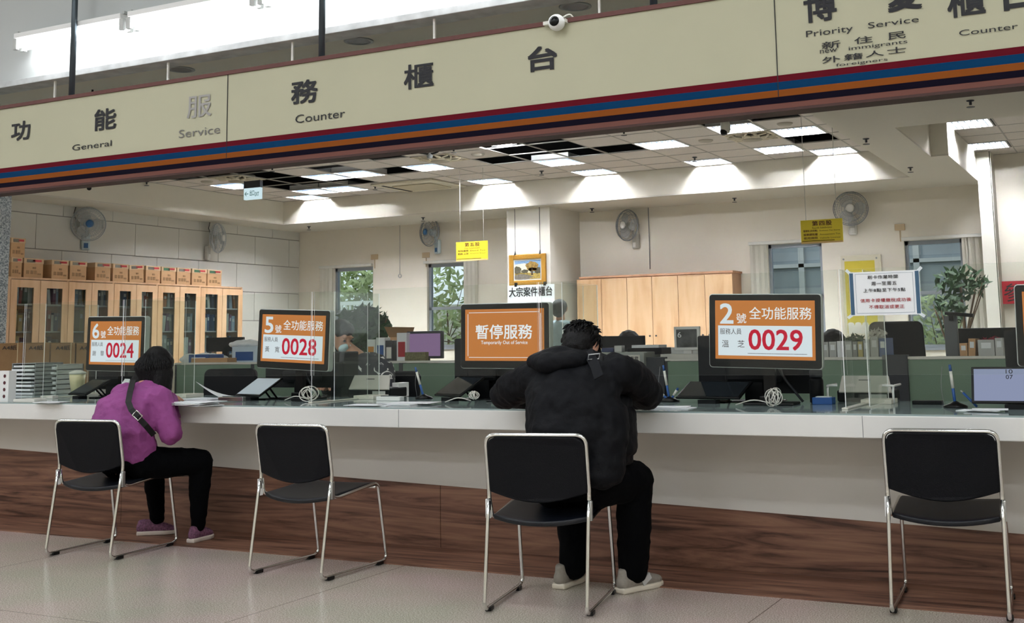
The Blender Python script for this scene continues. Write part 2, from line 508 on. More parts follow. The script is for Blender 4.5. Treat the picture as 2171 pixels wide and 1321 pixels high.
for i in range(-14, 5):
    x = GX + i * GP
    if CX0 < x < CX1: box(bm, x - .009, x + .009, CY0, CY1, HC, HC + .012)
for j in range(-6, 4):
    yy = GY + j * GQ
    if CY0 < yy < CY1: box(bm, CX0, CX1, yy - .009, yy + .009, HC - .001, HC + .011)
struct('trim_2', bm, M_TBAR)
# small recess on the right
bm = B()
for i in range(5):
    for j in range(8):
        x0 = -2.0 + .02 + i * .6; y0 = 12.05 + j * .6
        if (i, j) in ((0, 3), (0, 6)): continue
        box(bm, x0 + .006, x0 + .594, y0 + .006, min(YB, y0 + .594), HC + .004, HC + .016)
box(bm, -2.05, -1.98, 11.65, YB, HC + .004, HC + .016); box(bm, -2.05, 4, 11.65, 12.05, HC + .004, HC + .016)
box(bm, 1.0, 4, 11.65, YB, HC + .004, HC + .016)
struct('ceiling_tiles_right', bm, M_TILE)
bm = B()
for i in range(6): box(bm, -1.98 + i * .6 - .008, -1.98 + i * .6 + .008, 11.66, YB, HC, HC + .01)
for j in range(9): box(bm, -2.05, 1.2, 12.05 + j * .6 - .008, 12.05 + j * .6 + .008, HC, HC + .01)
struct('trim_3', bm, M_TBAR)

M_TROF = emat('lamp_tube_panel', '#F4F8FF', L_TROFFER)
M_LOUV = mat('louver', '#C4D0DE', .22, metal=1.0)
def make_troffer():
    t = thing('ceiling_light', 'x', 'ceiling light')
    a, b_ = GP / 2 - .012, GQ / 2 - .012
    bm = B()
    for (x0, x1, y0, y1) in ((-a, a, -b_, -b_ + .02), (-a, a, b_ - .02, b_), (-a, -a + .02, -b_, b_), (a - .02, a, -b_, b_)):
        box(bm, x0, x1, y0, y1, -.004, .075)
    box(bm, -a, a, -b_, b_, .075, .08)
    obj('housing', bm, M_WHITE, t)
    bm = B()
    for k in range(4):
        y_ = -b_ + .09 + k * (2 * b_ - .18) / 3
        lathe(bm, [(.016, -a + .03), (.016, a - .03)], (0, y_, .052), 8, Matrix.Rotation(PI / 2, 4, 'Y'))
    obj('lamp_tubes', bm, M_TROF, t)
    bm = B()
    for k in range(1, 8): box(bm, -a + k * 2 * a / 8 - .006, -a + k * 2 * a / 8 + .006, -b_ + .02, b_ - .02, 0, .03)
    for k in range(1, 4): box(bm, -a + .02, a - .02, -b_ + k * 2 * b_ / 4 - .005, -b_ + k * 2 * b_ / 4 + .005, 0, .03)
    obj('louver', bm, M_LOUV, t)
    return t


tro = make_troffer()
TL = {(-13, 0): 'louvred ceiling light behind the hanging exit sign', (-10, 0): 'left one of two touching louvred lights, row beside the dark ceiling holes',
      (-9, 0): 'right one of two touching louvred lights, row beside the dark ceiling holes', (-7, 0): 'louvred ceiling light next to the left round fan grille above the middle',
      (-12, 2): 'left one of two touching louvred lights near the far left corner', (-11, 2): 'right one of two touching louvred lights near the far left corner',
      (-13, 3): 'louvred light against the recess face in the far left corner', (-7, 3): 'louvred light against the recess face beside the air conditioner',
      (-4, 1): 'louvred light at the edge of the large dark ceiling holes', (-4, 3): 'louvred light against the recess face right of the big ceiling holes',
      (-1, 0): 'louvred light between a dark hole and a round ceiling detector', (-1, 3): 'louvred light against the recess face in the middle of the office',
      (1, -1): 'louvred light directly behind the white camera on a stalk', (2, 0): 'louvred light beside the right edge of the grid and a dark hole',
      (1, 2): 'louvred light beyond the right ceiling fan grille', (2, 3): 'louvred light in the far right corner of the ceiling recess'}
for k, c in enumerate(LIGHTS):
    x0, x1, y0, y1 = cell(*c); y1 = min(y1, CY1)
    o = tro if k == 0 else dup(tro)
    o.location = ((x0 + x1) / 2, min((y0 + y1) / 2, CY1 - .3), HC); o['label'] = TL[c]; o['group'] = 'louvred ceiling lights in the office grid'
for (x_, y_, lb) in ((-1.68, 14.15, 'louvred light of the small right recess, nearer one'), (-1.68, 15.95, 'louvred light of the small right recess, farther one')):
    dup(tro, (x_, y_, HC), label=lb, group='louvred ceiling lights in the office grid')
# open lamp hanging askew in the biggest hole
t = thing('ceiling_light', 'bare bright ceiling lamp hanging askew at the edge of the largest ceiling hole', 'ceiling light', (-7.05, 12.35, HC + .04), rot=(0.0, .1, 0))
bm = B(); box(bm, -.27, .27, -.3, .3, .01, .07); obj('housing', bm, M_WHITE, t)
bm = B()
for k in range(3): lathe(bm, [(.03, -.25), (.03, .25)], (0, -.18 + k * .18, 0.0), 8, Matrix.Rotation(PI / 2, 4, 'Y'))
obj('lamp_tubes', bm, M_TROF, t)

# fan grilles with organic cut-outs, ceiling detectors, sprinklers, air conditioner
M_GRILLE = mat('grille_plastic', '#D9D0B9', .6)
def make_grille():
    t = thing('ceiling_fan_grille', 'x', 'ceiling fan')
    bm = B(); a = .285
    for k in range(4): box(bm, -a, a, -a, -a + .03, -.012, .0, 0, Matrix.Rotation(k * PI / 2, 4, 'Z'))
    lathe(bm, [(.13, -.045), (.15, -.03), (.15, -.01)], (0, 0, 0), 24)
    for k in range(8):
        A = k * PI / 4 + .2
        pts = [(math.cos(A) * .14, math.sin(A) * .14, -.03), (math.cos(A + .35) * .2, math.sin(A + .35) * .2, -.02), (math.cos(A + .1) * .275, math.sin(A + .1) * .275, -.008)]
        tube(bm, pts, .016, 6)
        pts = [(math.cos(A) * .14, math.sin(A) * .14, -.03), (math.cos(A - .35) * .2, math.sin(A - .35) * .2, -.02), (math.cos(A - .1) * .3, math.sin(A - .1) * .3, -.008)]
        tube(bm, pts, .013, 6)
    obj('frame', bm, M_GRILLE, t)
    bm = B(); lathe(bm, [(.26, .0), (.26, .04)], (0, 0, 0), 24); obj('shadow_box', bm, mat('grille_inside', '#6E675A', .8), t)
    bm = B(); lathe(bm, [(.0001, -.052), (.125, -.05), (.125, -.046)], (0, 0, 0), 24); obj('centre_disc', bm, mat('grille_disc', '#8C8575', .6), t)
    return t


g = make_grille()
GL = [((-5.5 + .5, -1), 'round fan grille in the ceiling with a black cable above the middle'), ((1.5 - .5 + .0, .6), 'round fan grille in the ceiling next to the white camera on a stalk'), ((-11.5 + .0, -1 + .5 - .5), 'round fan grille in the ceiling beside the exit sign')]
for k, ((i, j), lb) in enumerate(GL):
    o = g if k == 0 else dup(g)
    i0 = {0: -6, 1: 1, 2: -12}[k]; j0 = {0: -1, 1: .55, 2: -1}[k]
    o.location = (GX + (i0 + .5) * GP, GY + (j0 + .5) * GQ - (0 if k != 1 else .3), HC + .004); o['label'] = lb; o['group'] = 'circulation fan grilles in the ceiling'
    bm = B(); box(bm, -.28, .28, -.28, .28, .002, .01)
t = thing('ceiling_light_cable', 'black cable with a small fitting hanging out of the ceiling near the fan grille', 'cable', (GX - 5.2 * GP, GY - .9, HC))
bm = B(); tube(bm, rounded([(-.2, -.25, .25), (-.12, -.18, -.02), (.05, 0, -.05), (.2, .02, -.02), (.22, .02, .3)], .08), .012, 6); obj('cable', bm, M_BLACK, t)
bm = B(); lathe(bm, [(.03, -.05), (.04, -.02), (.02, .03)], (.05, 0, -.05), 12); obj('fitting', bm, M_GREY, t)

bm = B(); lathe(bm, [(.001, -.03), (.07, -.028), (.09, -.01), (.09, .004)], n=24)
det = obj('ceiling_detector', bm, mat('detector', '#A39D90', .5)); tag(det, 'x', 'smoke detector')
for k, (i, j, lb) in enumerate(((0, 0, 'round white detector in the ceiling beside the louvred light, mid grid'), (2, -1, 'round detector beside the right edge of the ceiling grid'),
                                (-5, -1, 'round detector beside the hanging bare lamp'), (-13, -1, 'round detector at the far left of the ceiling grid'))):
    o = det if k == 0 else dup(det)
    o.location = (GX + (i + .5) * GP, GY + (j + .5) * GQ, HC + .006); o['label'] = lb; o['group'] = 'ceiling detectors'
spr = thing('sprinkler', 'x', 'sprinkler')
bm = B(); lathe(bm, [(.035, 0), (.03, -.008), (.012, -.01), (.012, -.04)], n=12); obj('pipe', bm, M_DGREY, spr)
bm = B(); lathe(bm, [(.012, -.055), (.036, -.057), (.036, -.061)], n=12); obj('deflector', bm, M_DGREY, spr)
SP = [((GX + (i + .5) * GP, GY + (j + .5) * GQ, HC), 'small dark sprinkler in the tile grid, ' + t_) for i, j, t_ in
      ((-1, -2, 'nearest the sign above the middle'), (-1, 2, 'one tile before the middle louvred light'), (-5, 2, 'beside two louvred lights by the recess face'),
       (-5, -2, 'by the fan grille with the black cable'), (-10, 2, 'left of the air conditioner'), (-10, -2, 'beside the left dark holes'))]
SP += [(tuple(at(x, y, Z=HS)), 'small dark sprinkler under the soffit, ' + t_) for x, y, t_ in
       ((897, 461, 'left of the framed painting'), (655, 480, 'in the back left corner'), (1255, 442, 'beside the pillar'), (1557, 420, 'above the wooden cupboards'),
        (2057, 213, 'nearest the sign on the right'), (1930, 355, 'by the right back fan'), (1836, 294, 'right of the tile grid'))]
SP.append((tuple(at(311, 385, Z=HC)), 'small dark sprinkler under the tile grid, far left just below the sign'))
for k, (p, lb) in enumerate(SP):
    o = spr if k == 0 else dup(spr)
    o.location = p; o['label'] = lb; o['group'] = 'sprinklers on the office ceiling'
t = thing('air_conditioner', 'square cream ceiling air conditioner cassette between the louvred lights', 'air conditioner', (-9.75, 15.0, HC))
bm = B(); box(bm, -.55, .55, -.5, .5, -.03, .0); obj('frame', bm, mat('ac_frame', '#DDD6C0', .6), t, bevel=.01)
bm = B(); box(bm, -.3, .4, -.3, .3, -.05, -.03); obj('intake_grille', bm, mat('ac_grille', '#B5AC94', .7), t, bevel=.01)
bm = B(); box(bm, -.42, -.38, -.4, .4, -.036, -.03); obj('air_slot', bm, M_DARK, t)
# exit sign hanging in the recess
p0 = at(517, 400, Y=12.6); p1 = at(551, 421, Y=12.6)
t = thing('exit_sign', 'small lit green and white exit sign hanging from the ceiling, far left', 'exit sign', (p0.x, 12.6, p1.z))
w_ = p1.x - p0.x; h_ = p0.z - p1.z
bm = B(); box(bm, 0, w_, 0, .05, 0, h_); obj('light_box', bm, emat('exit_face', '#CFE8EE', .95), t)
bm = B(); box(bm, 0, w_, -.003, .055, h_, h_ + .1); obj('mount', bm, M_DGREY, t)
bm = B(); Lt = Letters(); G_ = emat('exit_green', '#3B6E66', .6)
Lt.add('←', .02, w_ * .3, h_ * .3, h_ * .7, G_, -.004, .02); Lt.add('出口', w_ * .38, w_ * .66, h_ * .3, h_ * .8, G_, -.004, .02)
Lt.add('EXIT', w_ * .7, w_ * .95, h_ * .25, h_ * .6, G_, -.004, .02); Lt.build('lettering', t); bm.free()

# ------------------------------------------------------------------ hall lamps: row of tubes on the bulkhead + ceiling fixtures over the hall
M_TUBE = emat('tube_light', '#F6FAFF', L_TUBE)
def tube_fixture(x0, x1, lb):
    t = thing('fluorescent_fixture', lb, 'tube light', ((x0 + x1) / 2, 5.88, 3.437), group='tube lights in a row over the sign')
    h = (x1 - x0) / 2
    bm = B(); box(bm, -h, h, -.06, .12, .02, .06); obj('batten', bm, M_WHITE, t, bevel=.005)
    for s in (-1, 1):
        bm = B()
        for y_ in (-.035, .035): box(bm, s * h - .02, s * h + .02, y_ - .014, y_ + .014, -.06, .02)
        box(bm, s * h - .01, s * h + .01, -.03, .03, .06, .08)
        box(bm, s * h - .018, s * h + .018, -.035, .035, -.0, .02); obj('socket', bm, M_LGREY, t)
    for y_ in (-.035, .035):
        bm = B(); lathe(bm, [(.017, -h + .03), (.017, h - .03)], (0, y_, -.035), 10, Matrix.Rotation(PI / 2, 4, 'Y')); obj('tube', bm, M_TUBE, t)


g1 = at(278, 64, Y=5.88).x; g0 = at(42, 103, Y=5.88).x; g2 = at(556, 15, Y=5.88).x; gl = g2 - g1
for k, (a, b_, lb) in enumerate(((g0, g1 - .05, 'leftmost double tube light over the sign'), (g1 + .02, g2 - .05, 'second double tube light from the left over the sign'),
                                 (g2 + .02, g2 + gl - .05, 'double tube light over the sign, beside the second hanging pole'), (g2 + gl + .02, g2 + 2 * gl - .05, 'double tube light over the sign, top edge left of the dome camera'),
                                 (g2 + 2 * gl + .02, g2 + 3 * gl, 'double tube light over the sign, above the dome camera'))):
    tube_fixture(a, b_, lb)
M_HALL = emat('hall_lamp', '#F4F8FF', L_HALL)
for iy, yy in enumerate((-4.2, -1.8, .8, 3.4)):
    for ix, xx in enumerate((-12, -9, -6, -3, 0, 3)):
        bm = B(); box(bm, xx - .6, xx + .6, yy - .15, yy + .15, HH - .05, HH)
        o = obj('ceiling_lamp', bm, M_HALL); tag(o, 'long white ceiling lamp of the waiting hall', 'ceiling light', 'ceiling lamps over the waiting hall')
# recessed downlights in the soffit behind the sign
for k, x_ in enumerate((-6.11, -4.53, -2.93)):
    t = thing('downlight', ('left', 'middle', 'right')[k] + ' of three unlit round downlights under the ledge above the sign', 'downlight', (x_, 6.24, HS), group='downlights above the sign')
    bm = B(); lathe(bm, [(.075, 0), (.08, -.006), (.1, -.004), (.1, .0)], n=24); obj('ring', bm, M_GREY, t)
    bm = B(); lathe(bm, [(.074, -.003), (.04, .0)], n=24); obj('reflector', bm, M_DGREY, t)

# ------------------------------------------------------------------ big sign
YS = 5.75
sx0, sx1 = -9.5, 1.2
zb = at(960, 307.2, Y=YS).z; zt = at(960, 77, Y=YS).z
ht = zt - zb
sign = thing('overhead_sign', 'long beige overhead sign with coloured stripes and black Chinese and English lettering', 'sign', (0, YS, 0))
bm = B(); box(bm, sx0, sx1, 0, .12, zb + .01, zt - .01); obj('board', bm, mat('sign_board', '#B3B197', .75, noise=.02, nscale=2), sign)
bm = B(); box(bm, sx0, sx1, -.012, .13, zt - .025, zt); obj('top_rail', bm, mat('sign_brown', '#5E3630', .6), sign)
bm = B(); box(bm, sx0, sx1, -.001, .13, zb + .008, zt - ht + (at(1100, 278.5, Y=YS).z - zb)); obj('bottom_rail', bm, mat('sign_brown2', '#66382C', .6), sign)
bm = B(); box(bm, sx0, sx1, .0, .13, zb - .006, zb + .008); obj('bottom_lip', bm, mat('sign_brown3', '#40241E', .6), sign)
# stripes measured at x=960 : red 247.., boundaries
def sz(py): return at(1100, py, Y=YS).z
SB = [(sz(226), sz(238.6), '#5E1622'), (sz(238.6), sz(253.8), '#0C3A5E'), (sz(253.8), sz(266.8), '#844A20'), (sz(266.8), sz(279), '#15101F')]
for (za, zc, colr), nm in zip(SB, ('red', 'blue', 'orange', 'navy')):
    bm = B(); box(bm, sx0, sx1, -.003, .0, zc, za); o = obj('stripe', bm, mat('stripe_' + nm, colr, .8, spec=.1), sign); o['label'] = nm + ' stripe'
for px, py in ((483, 200), (1647, 120)):
    bm = B(); x_ = at(px, py, Y=YS).x; box(bm, x_ - .002, x_ + .002, -.0045, 0, zb + .07, zt - .025); obj('panel_seam', bm, M_INK, sign)
def ft(s, bl, tr, bold=.0, m=M_INK, spacing=1.0):
    e_ = .045 * (tr[0] - bl[0]) if len(s) == 1 else 0
    a = at(bl[0], bl[1] + e_, Y=YS); c = at(tr[0], tr[1] - e_, Y=YS)
    Ls = Letters(); Ls.add(s, a.x, c.x, a.z, c.z, m, -.005, bold, spacing); Ls.build('lettering', sign)
M_FADE = mat('faded_ink', '#9A9894', .6)
M_FADE2 = mat('greyed_ink', '#6C6A66', .6)
ft('功', (24, 299), (66, 256), .045); ft('能', (200, 277), (248, 229), .045); ft('服', (397, 250), (450, 201), .02, M_FADE)
ft('務', (618, 221), (675, 168), .045); ft('櫃', (857, 189), (920, 133), .035); ft('台', (1120, 152), (1182, 96), .055)
ft('General', (154, 320), (238, 297)); ft('Service', (380, 293.5), (468, 265), 0, M_FADE2); ft('Counter', (627, 262), (733, 231))
ft('博', (1706, 48), (1772, -22), .045); ft('愛', (1883, 25), (1952, -48), .06); ft('櫃', (2010, 37), (2086, -35), .035); ft('台', (2122, 22), (2195, -50), .07)
ft('Priority', (1710, 84), (1808, 53)); ft('Service', (1841, 61), (1948, 34)); ft('Counter', (2034, 77), (2158, 49))
ft('新', (1743, 104), (1782, 87), .02); ft('住', (1812, 93), (1850, 77), .02); ft('民', (1884, 84), (1920, 67), .02)
ft('new', (1739, 114.5), (1775, 102)); ft('immigrants', (1800, 110), (1924, 84))
ft('外', (1744, 134), (1782, 119), .02); ft('籍', (1790, 128), (1829, 113), .02); ft('人', (1836, 121), (1874, 107), .02); ft('士', (1882, 114), (1921, 99), .02)
ft('foreigners', (1773, 144), (1882, 122))
# hanging poles (grey) and white rods
for k, (px, py) in enumerate(((147, 200), (678, 119), (1383, 6))):
    x_ = at(px, py, Y=YS + .03).x
    t = thing('hanging_pole', ('left', 'middle', 'right')[k] + ' dark steel pole holding the beige sign', 'pole', (x_, YS + .05, zt), group='poles holding the sign')
    bm = B(); lathe(bm, [(.021, 0), (.021, HH - zt)], n=14); obj('tube', bm, M_DARKMETAL, t)
    bm = B(); box(bm, -.05, .05, -.03, .03, 0, .008); obj('foot_plate', bm, M_DARKMETAL, t)
for k, (px, py) in enumerate(((115, 194), (355, 158), (619, 117), (920, 68), (1270, 12))):
    x_ = at(px, py, Y=6.0).x
    bm = B(); box(bm, x_ - .007, x_ + .007, 6.0, 6.012, 2.7, HS - .01)
    o = obj('hanging_rod', bm, M_OFFW)
    tag(o, 'thin white rod between ledge and sign, ' + ('far left', 'second from the left', 'left of the middle pole', 'left of the dome camera', 'right of the dome camera')[k], 'rod', 'white rods behind the sign')

# cameras
t = thing('security_camera', 'white ball security camera on the top rail of the beige sign', 'security camera', tuple(at(1180, 48, Y=5.7)))
bm = B(); bmesh.ops.create_uvsphere(bm, u_segments=24, v_segments=16, radius=.047); obj('shell', bm, M_WHITE, t, smooth=True)
bm = B(); R_ = Matrix.Rotation(PI / 2, 4, 'X') ; lathe(bm, [(.03, .028), (.028, .042), (.01, .05), (.001, .051)], (0, 0, 0), 20, Matrix.Rotation(.1, 4, 'Z') @ R_); obj('lens', bm, M_BLACK, t)
bm = B(); box(bm, -.09, .05, .01, .05, .0, .02); tube(bm, rounded([(.03, .02, .03), (.07, .03, .05), (.09, .08, .0)], .02), .005, 6); obj('bracket', bm, M_OFFW, t)
p = at(189, 399, Y=6.4)
t = thing('security_camera', 'small black dome camera under the soffit at the far left', 'security camera', tuple(p))
bm = B(); bmesh.ops.create_uvsphere(bm, u_segments=16, v_segments=10, radius=.018); obj('shell', bm, M_BLACK, t, smooth=True)
bm = B(); tube(bm, [(0, 0, .01), (0, .0, HS - p.z)], .008, 8); obj('stalk', bm, M_DGREY, t)
p = at(1538, 276, Y=10.6)
t = thing('security_camera', 'white camera with black lens hanging on a stalk in front of the ceiling grid', 'security camera', tuple(p))
bm = B(); lathe(bm, [(.02, .1), (.045, .07), (.05, .0), (.035, -.03)], (0, 0, 0), 16); obj('shell', bm, M_OFFW, t)
bm = B(); bmesh.ops.create_uvsphere(bm, u_segments=16, v_segments=10, radius=.036)
for v in bm.verts: v.co += Vector((-.01, -.02, -.02))
obj('lens', bm, M_BLACK, t, smooth=True)
bm = B(); tube(bm, [(0, 0, .09), (0, 0, HC - p.z)], .014, 8); obj('stalk', bm, M_OFFW, t)

# ------------------------------------------------------------------ windows
for k, (a, b_, z0, z1) in enumerate(WIN):
    fr = B(); e = .045
    for (x0, x1, za, zc) in ((a, a + e, z0, z1), (b_ - e, b_, z0, z1), (a, b_, z0, z0 + e), (a, b_, z1 - e * 1.3, z1), (a, b_, 1.62 + .06, 1.62 + .11)):
        box(fr, x0, x1, YB + .06, YB + .12, za, zc)
    box(fr, a, b_, YB - .03, YB + .06, z0 - .03, z0)
    wob = struct('window_%d' % (k + 1), fr, M_ALU)
    bm = B(); box(bm, a + e, b_ - e, YB + .085, YB + .09, z0 + e, z1 - e); obj('pane', bm, M_PANE, wob)
# vertical blinds pulled to one side
for (x0, x1, lb, z1) in ((-13.0, -12.76, 'white vertical blind bunched at the left window of the back wall', 2.47), (-10.03, -9.78, 'white vertical blind bunched right of the second window', 2.46),
                         (-5.12, -4.88, 'white vertical blind bunched left of the third window', 2.48), (-2.155, -1.9, 'white vertical blind bunched right of the fourth window', 2.43)):
    t = thing('vertical_blind', lb, 'blind', ((x0 + x1) / 2, YB - .06, 1.0), group='vertical blinds')
    bm = B(); n = 6
    for i in range(n):
        xx = -(x1 - x0) / 2 + (i + .5) * (x1 - x0) / n
        cbox(bm, (xx, 0, (z1 - 1) / 2), (.055, .004, z1 - 1.0), 0, Matrix.Rotation(.9 if i % 2 else .5, 4, 'Z'))
    obj('slats', bm, M_BLIND, t)
    w0 = [w_ for w_ in WIN if abs(w_[1] - x0) < .4 or abs(w_[0] - x1) < .4][0]
    ra = min(w0[0], x0) - .02; rb = max(w0[1], x1) + .02; cx_ = (x0 + x1) / 2
    bm = B(); box(bm, ra - cx_, rb - cx_, -.03, .03, z1 - 1, z1 - 1 + .045); obj('head_rail', bm, M_OFFW, t, bevel=.004)
# garden outside
gd = B(); box(gd, -18, 6, 19.0, 26, -.1, 0.0); tag(obj('garden_ground', gd, mat('garden_soil', '#7D8468', .9)), 'x', 'ground', kind='structure')
bm = B(); box(bm, -16, -8.5, 23.5, 23.7, 0, 2.0); o = obj('garden_wall', bm, mat('outer_wall', '#D8D6C8', .9)); tag(o, 'pale garden wall seen through the left window', 'wall')
t = thing('railing', 'white upright railing outside the left window', 'railing', (-17.2, 20.5, 0))
bm = B()
for i in range(36): box(bm, i * .11, i * .11 + .045, 0, .03, 0, 1.95)
obj('bars', bm, M_WHITE, t); bm = B(); box(bm, 0, 4.0, -.02, .05, 1.95, 2.03); obj('top_bar', bm, M_WHITE, t)
bm = B(); box(bm, -10.5, .5, 25.2, 25.6, 0, 6); o = obj('neighbour_building', bm, mat('neighbour', '#8F979B', .8, noise=.3, nscale=.8)); tag(o, 'grey building seen through the right windows', 'building')
bm = B()
for x_ in (-6.6, -5.7, -4.2, -3.0, -1.8): box(bm, x_, x_ + .12, 25.1, 25.2, 0, 6)
for z_ in (1.2, 2.6, 3.4): box(bm, -7.4, .4, 25.1, 25.2, z_, z_ + .08)
obj('pilasters', bm, M_LGREY, o)


def leafy(name, label, cat, c, rad, n, size, m, trunk=True, group=None):
    t = thing(name, label, cat, (c[0], c[1], 0), group=group)
    bm = B()
    for _ in range(n):
        u = Vector((random.gauss(0, 1), random.gauss(0, 1), random.gauss(0, 1))); u.normalize(); u *= random.random() ** .4
        p = Vector((u.x * rad[0], u.y * rad[1], c[2] + u.z * rad[2]))
        a = Vector((random.uniform(-1, 1), random.uniform(-1, 1), random.uniform(-1, 1))).normalized() * size
        b_ = a.orthogonal().normalized() * size * .35
        vs = [bm.verts.new(p + a), bm.verts.new(p + b_), bm.verts.new(p - a), bm.verts.new(p - b_)]
        bm.faces.new(vs)
    obj('foliage', bm, m, t, recalc=False)
    if trunk:
        bm = B(); tube(bm, [(0, 0, 0), (.02, 0, c[2] * .5), (-.01, 0, c[2])], [.03, .025, .015], 7)
        for k in range(5):
            q = Vector((random.uniform(-1, 1) * rad[0], random.uniform(-1, 1) * rad[1], c[2] + random.uniform(-.6, .6) * rad[2])) * 1.0
            q.z = c[2] + random.uniform(-.6, .6) * rad[2]
            tube(bm, [(0, 0, c[2] * .6), q], [.012, .005], 5)
        obj('trunk', bm, mat('bark', '#5B4A38', .9), t)
    return t


leafy('garden_tree', 'light green tree outside the left window', 'tree', (-15.9, 21.8, 2.5), (1.3, .5, .7), 600, .13, M_LEAF2)
leafy('garden_tree', 'light green tree outside the second window', 'tree', (-13.2, 21.4, 1.9), (1.0, .5, 1.3), 420, .12, M_LEAF2)
leafy('garden_bush', 'green bushes outside the fourth window', 'bush', (-3.2, 21.2, 1.1), (1.3, .5, .8), 800, .09, M_LEAF2)
leafy('garden_bush', 'small green bush outside the third window', 'bush', (-6.0, 21.6, .9), (.9, .4, .7), 500, .09, M_LEAF2)

# ------------------------------------------------------------------ bookcases along the left wall (10 glazed doors)
XB = -13.1
GB = 'glazed bookcases along the left wall'
ys = [10.43, 10.92, 11.36, 11.74, 12.16, 12.58, 13.0, 13.45, 13.9, 14.36, 14.86]
units = [(9.3, 10.43, 2), (10.43, 11.36, 2), (11.36, 12.16, 2), (12.16, 13.0, 2), (13.0, 13.9, 2), (13.9, 14.86, 2)]
BK = [mat('book_%d' % i, c, .7) for i, c in enumerate(('#8E3A3A', '#D8D2C0', '#3E5C7C', '#C8B27A', '#54695A', '#A8A8A4', '#6E4A66', '#E4E0D4', '#2E3440', '#B26B3A', '#9FB3C2'))]
shelf_z = [.62, 1.0, 1.36, 1.72]
bnames = ('far left, half behind the granite column', 'second from the left', 'third from the left', 'fourth from the left', 'fifth from the left', 'rightmost, next to the bare wall')
for ui, (ya, yb, nd) in enumerate(units):
    t = thing('bookcase', 'beech bookcase with two glass doors, ' + bnames[ui], 'bookcase', (XB, ya, 0), group=GB)
    W_ = yb - ya
    bm = B()
    box(bm, XL - XB + .03, 0, 0, .02, 0, 2.06); box(bm, XL - XB + .03, 0, W_ - .02, W_, 0, 2.06); box(bm, XL - XB + .03, XL - XB + .05, 0.02, W_ - .02, 0, 2.06)
    box(bm, XL - XB + .03, .005, -.0, W_, 2.06, 2.085); box(bm, XL - XB + .03, 0, .02, W_ - .02, 0, .08)
    obj('carcass', bm, M_BEECH, t)
    bm = B()
    for z in shelf_z: box(bm, XL - XB + .05, -.03, .02, W_ - .02, z, z + .018)
    obj('shelf', bm, M_OFFW, t)
    for d in range(nd):
        y0 = d * W_ / nd + .004; y1 = (d + 1) * W_ / nd - .004; f_ = .1
        bm = B()
        for (a, b_, za, zc) in ((y0, y0 + f_, .09, 2.05), (y1 - f_, y1, .09, 2.05), (y0 + f_, y1 - f_, .09, .55), (y0 + f_, y1 - f_, 1.95, 2.05)):
            box(bm, .0, .02, a, b_, za, zc)
        dr = obj('door', bm, M_BEECH, t)
        bm = B(); box(bm, .006, .01, y0 + f_, y1 - f_, .55, 1.95); obj('glass_pane', bm, MC['window_glass'], dr)
        bm = B(); yk = y1 - .05 if d == 0 else y0 + .05
        lathe(bm, [(.006, 0), (.012, .02), (.001, .024)], (.02, yk, .7), 8, Matrix.Rotation(PI / 2, 4, 'Y')); obj('knob', bm, M_DGREY, dr)
    # books: one row per shelf, each a thing
    for si, z in enumerate(shelf_z):
        for d in range(nd):
            y = d * W_ / nd + .1; ye = (d + 1) * W_ / nd - .1
            if ui == 0 and d == 0: continue
            while y < ye - .02:
                th = random.uniform(.03, .075); hh = random.uniform(.2, .3); dp = random.uniform(.16, .22)
                if random.random() < .12: y += th * 1.2; continue
                lean = random.choice((0, 0, 0, .12, -.1))
                bm = B(); box(bm, -dp / 2, dp / 2, -th / 2, th / 2, 0, hh, 0)
                box(bm, dp / 2, dp / 2 + .001, -th * .3, th * .3, hh * .6, hh * .8, 1)
                o = obj('book', bm, [random.choice(BK), M_OFFW], None)
                o.location = (XB - .05 - dp / 2, ya + y + th / 2, z + .018); o.rotation_euler = (lean, 0, 0)
                tag(o, 'book or folder on a shelf behind the glass of the beech bookcases', 'book', 'books behind the bookcase glass')
                y += th + .004 + abs(lean) * hh

# cartons on top of the bookcases
def carton(y0, y1, z, lb, topc, depth=.36, tilt=0, dark=False, x=XB - .02):
    t = thing('carton', lb, 'box', (x, (y0 + y1) / 2, z), group='cardboard cartons on the bookcases')
    w_ = (y1 - y0) / 2; h_ = .19
    bm = B(); box(bm, -depth, 0, -w_, w_, 0, h_); obj('body', bm, M_CARD, t)
    bm = B(); box(bm, -depth - .004, .006, -w_ - .005, w_ + .005, h_, h_ + .065, 0)
    o = obj('lid', bm, mat('lid_card', '#D2B48F', .85), t)
    bm = B(); box(bm, .006, .008, -w_ * .75, w_ * .1, h_ + .01, h_ + .05, 0); box(bm, .006, .008, w_ * -.1, w_ * .8, h_ + .022, h_ + .048, 1)
    obj('lid_print', bm, [topc, M_RED], o)
    bm = B()
    for (a, b_, c_, d_) in ((-.75, -.45, .25, .5), (-.3, .0, .25, .5), (.1, .35, .25, .5), (-.1, .25, .62, .75), (.45, .8, .2, .32)):
        box(bm, .001, .003, w_ * a, w_ * b_, h_ * c_, h_ * d_)
    obj('side_print', bm, M_CARDD, t)
    if tilt: t.rotation_euler = (tilt, 0, 0)
    return t


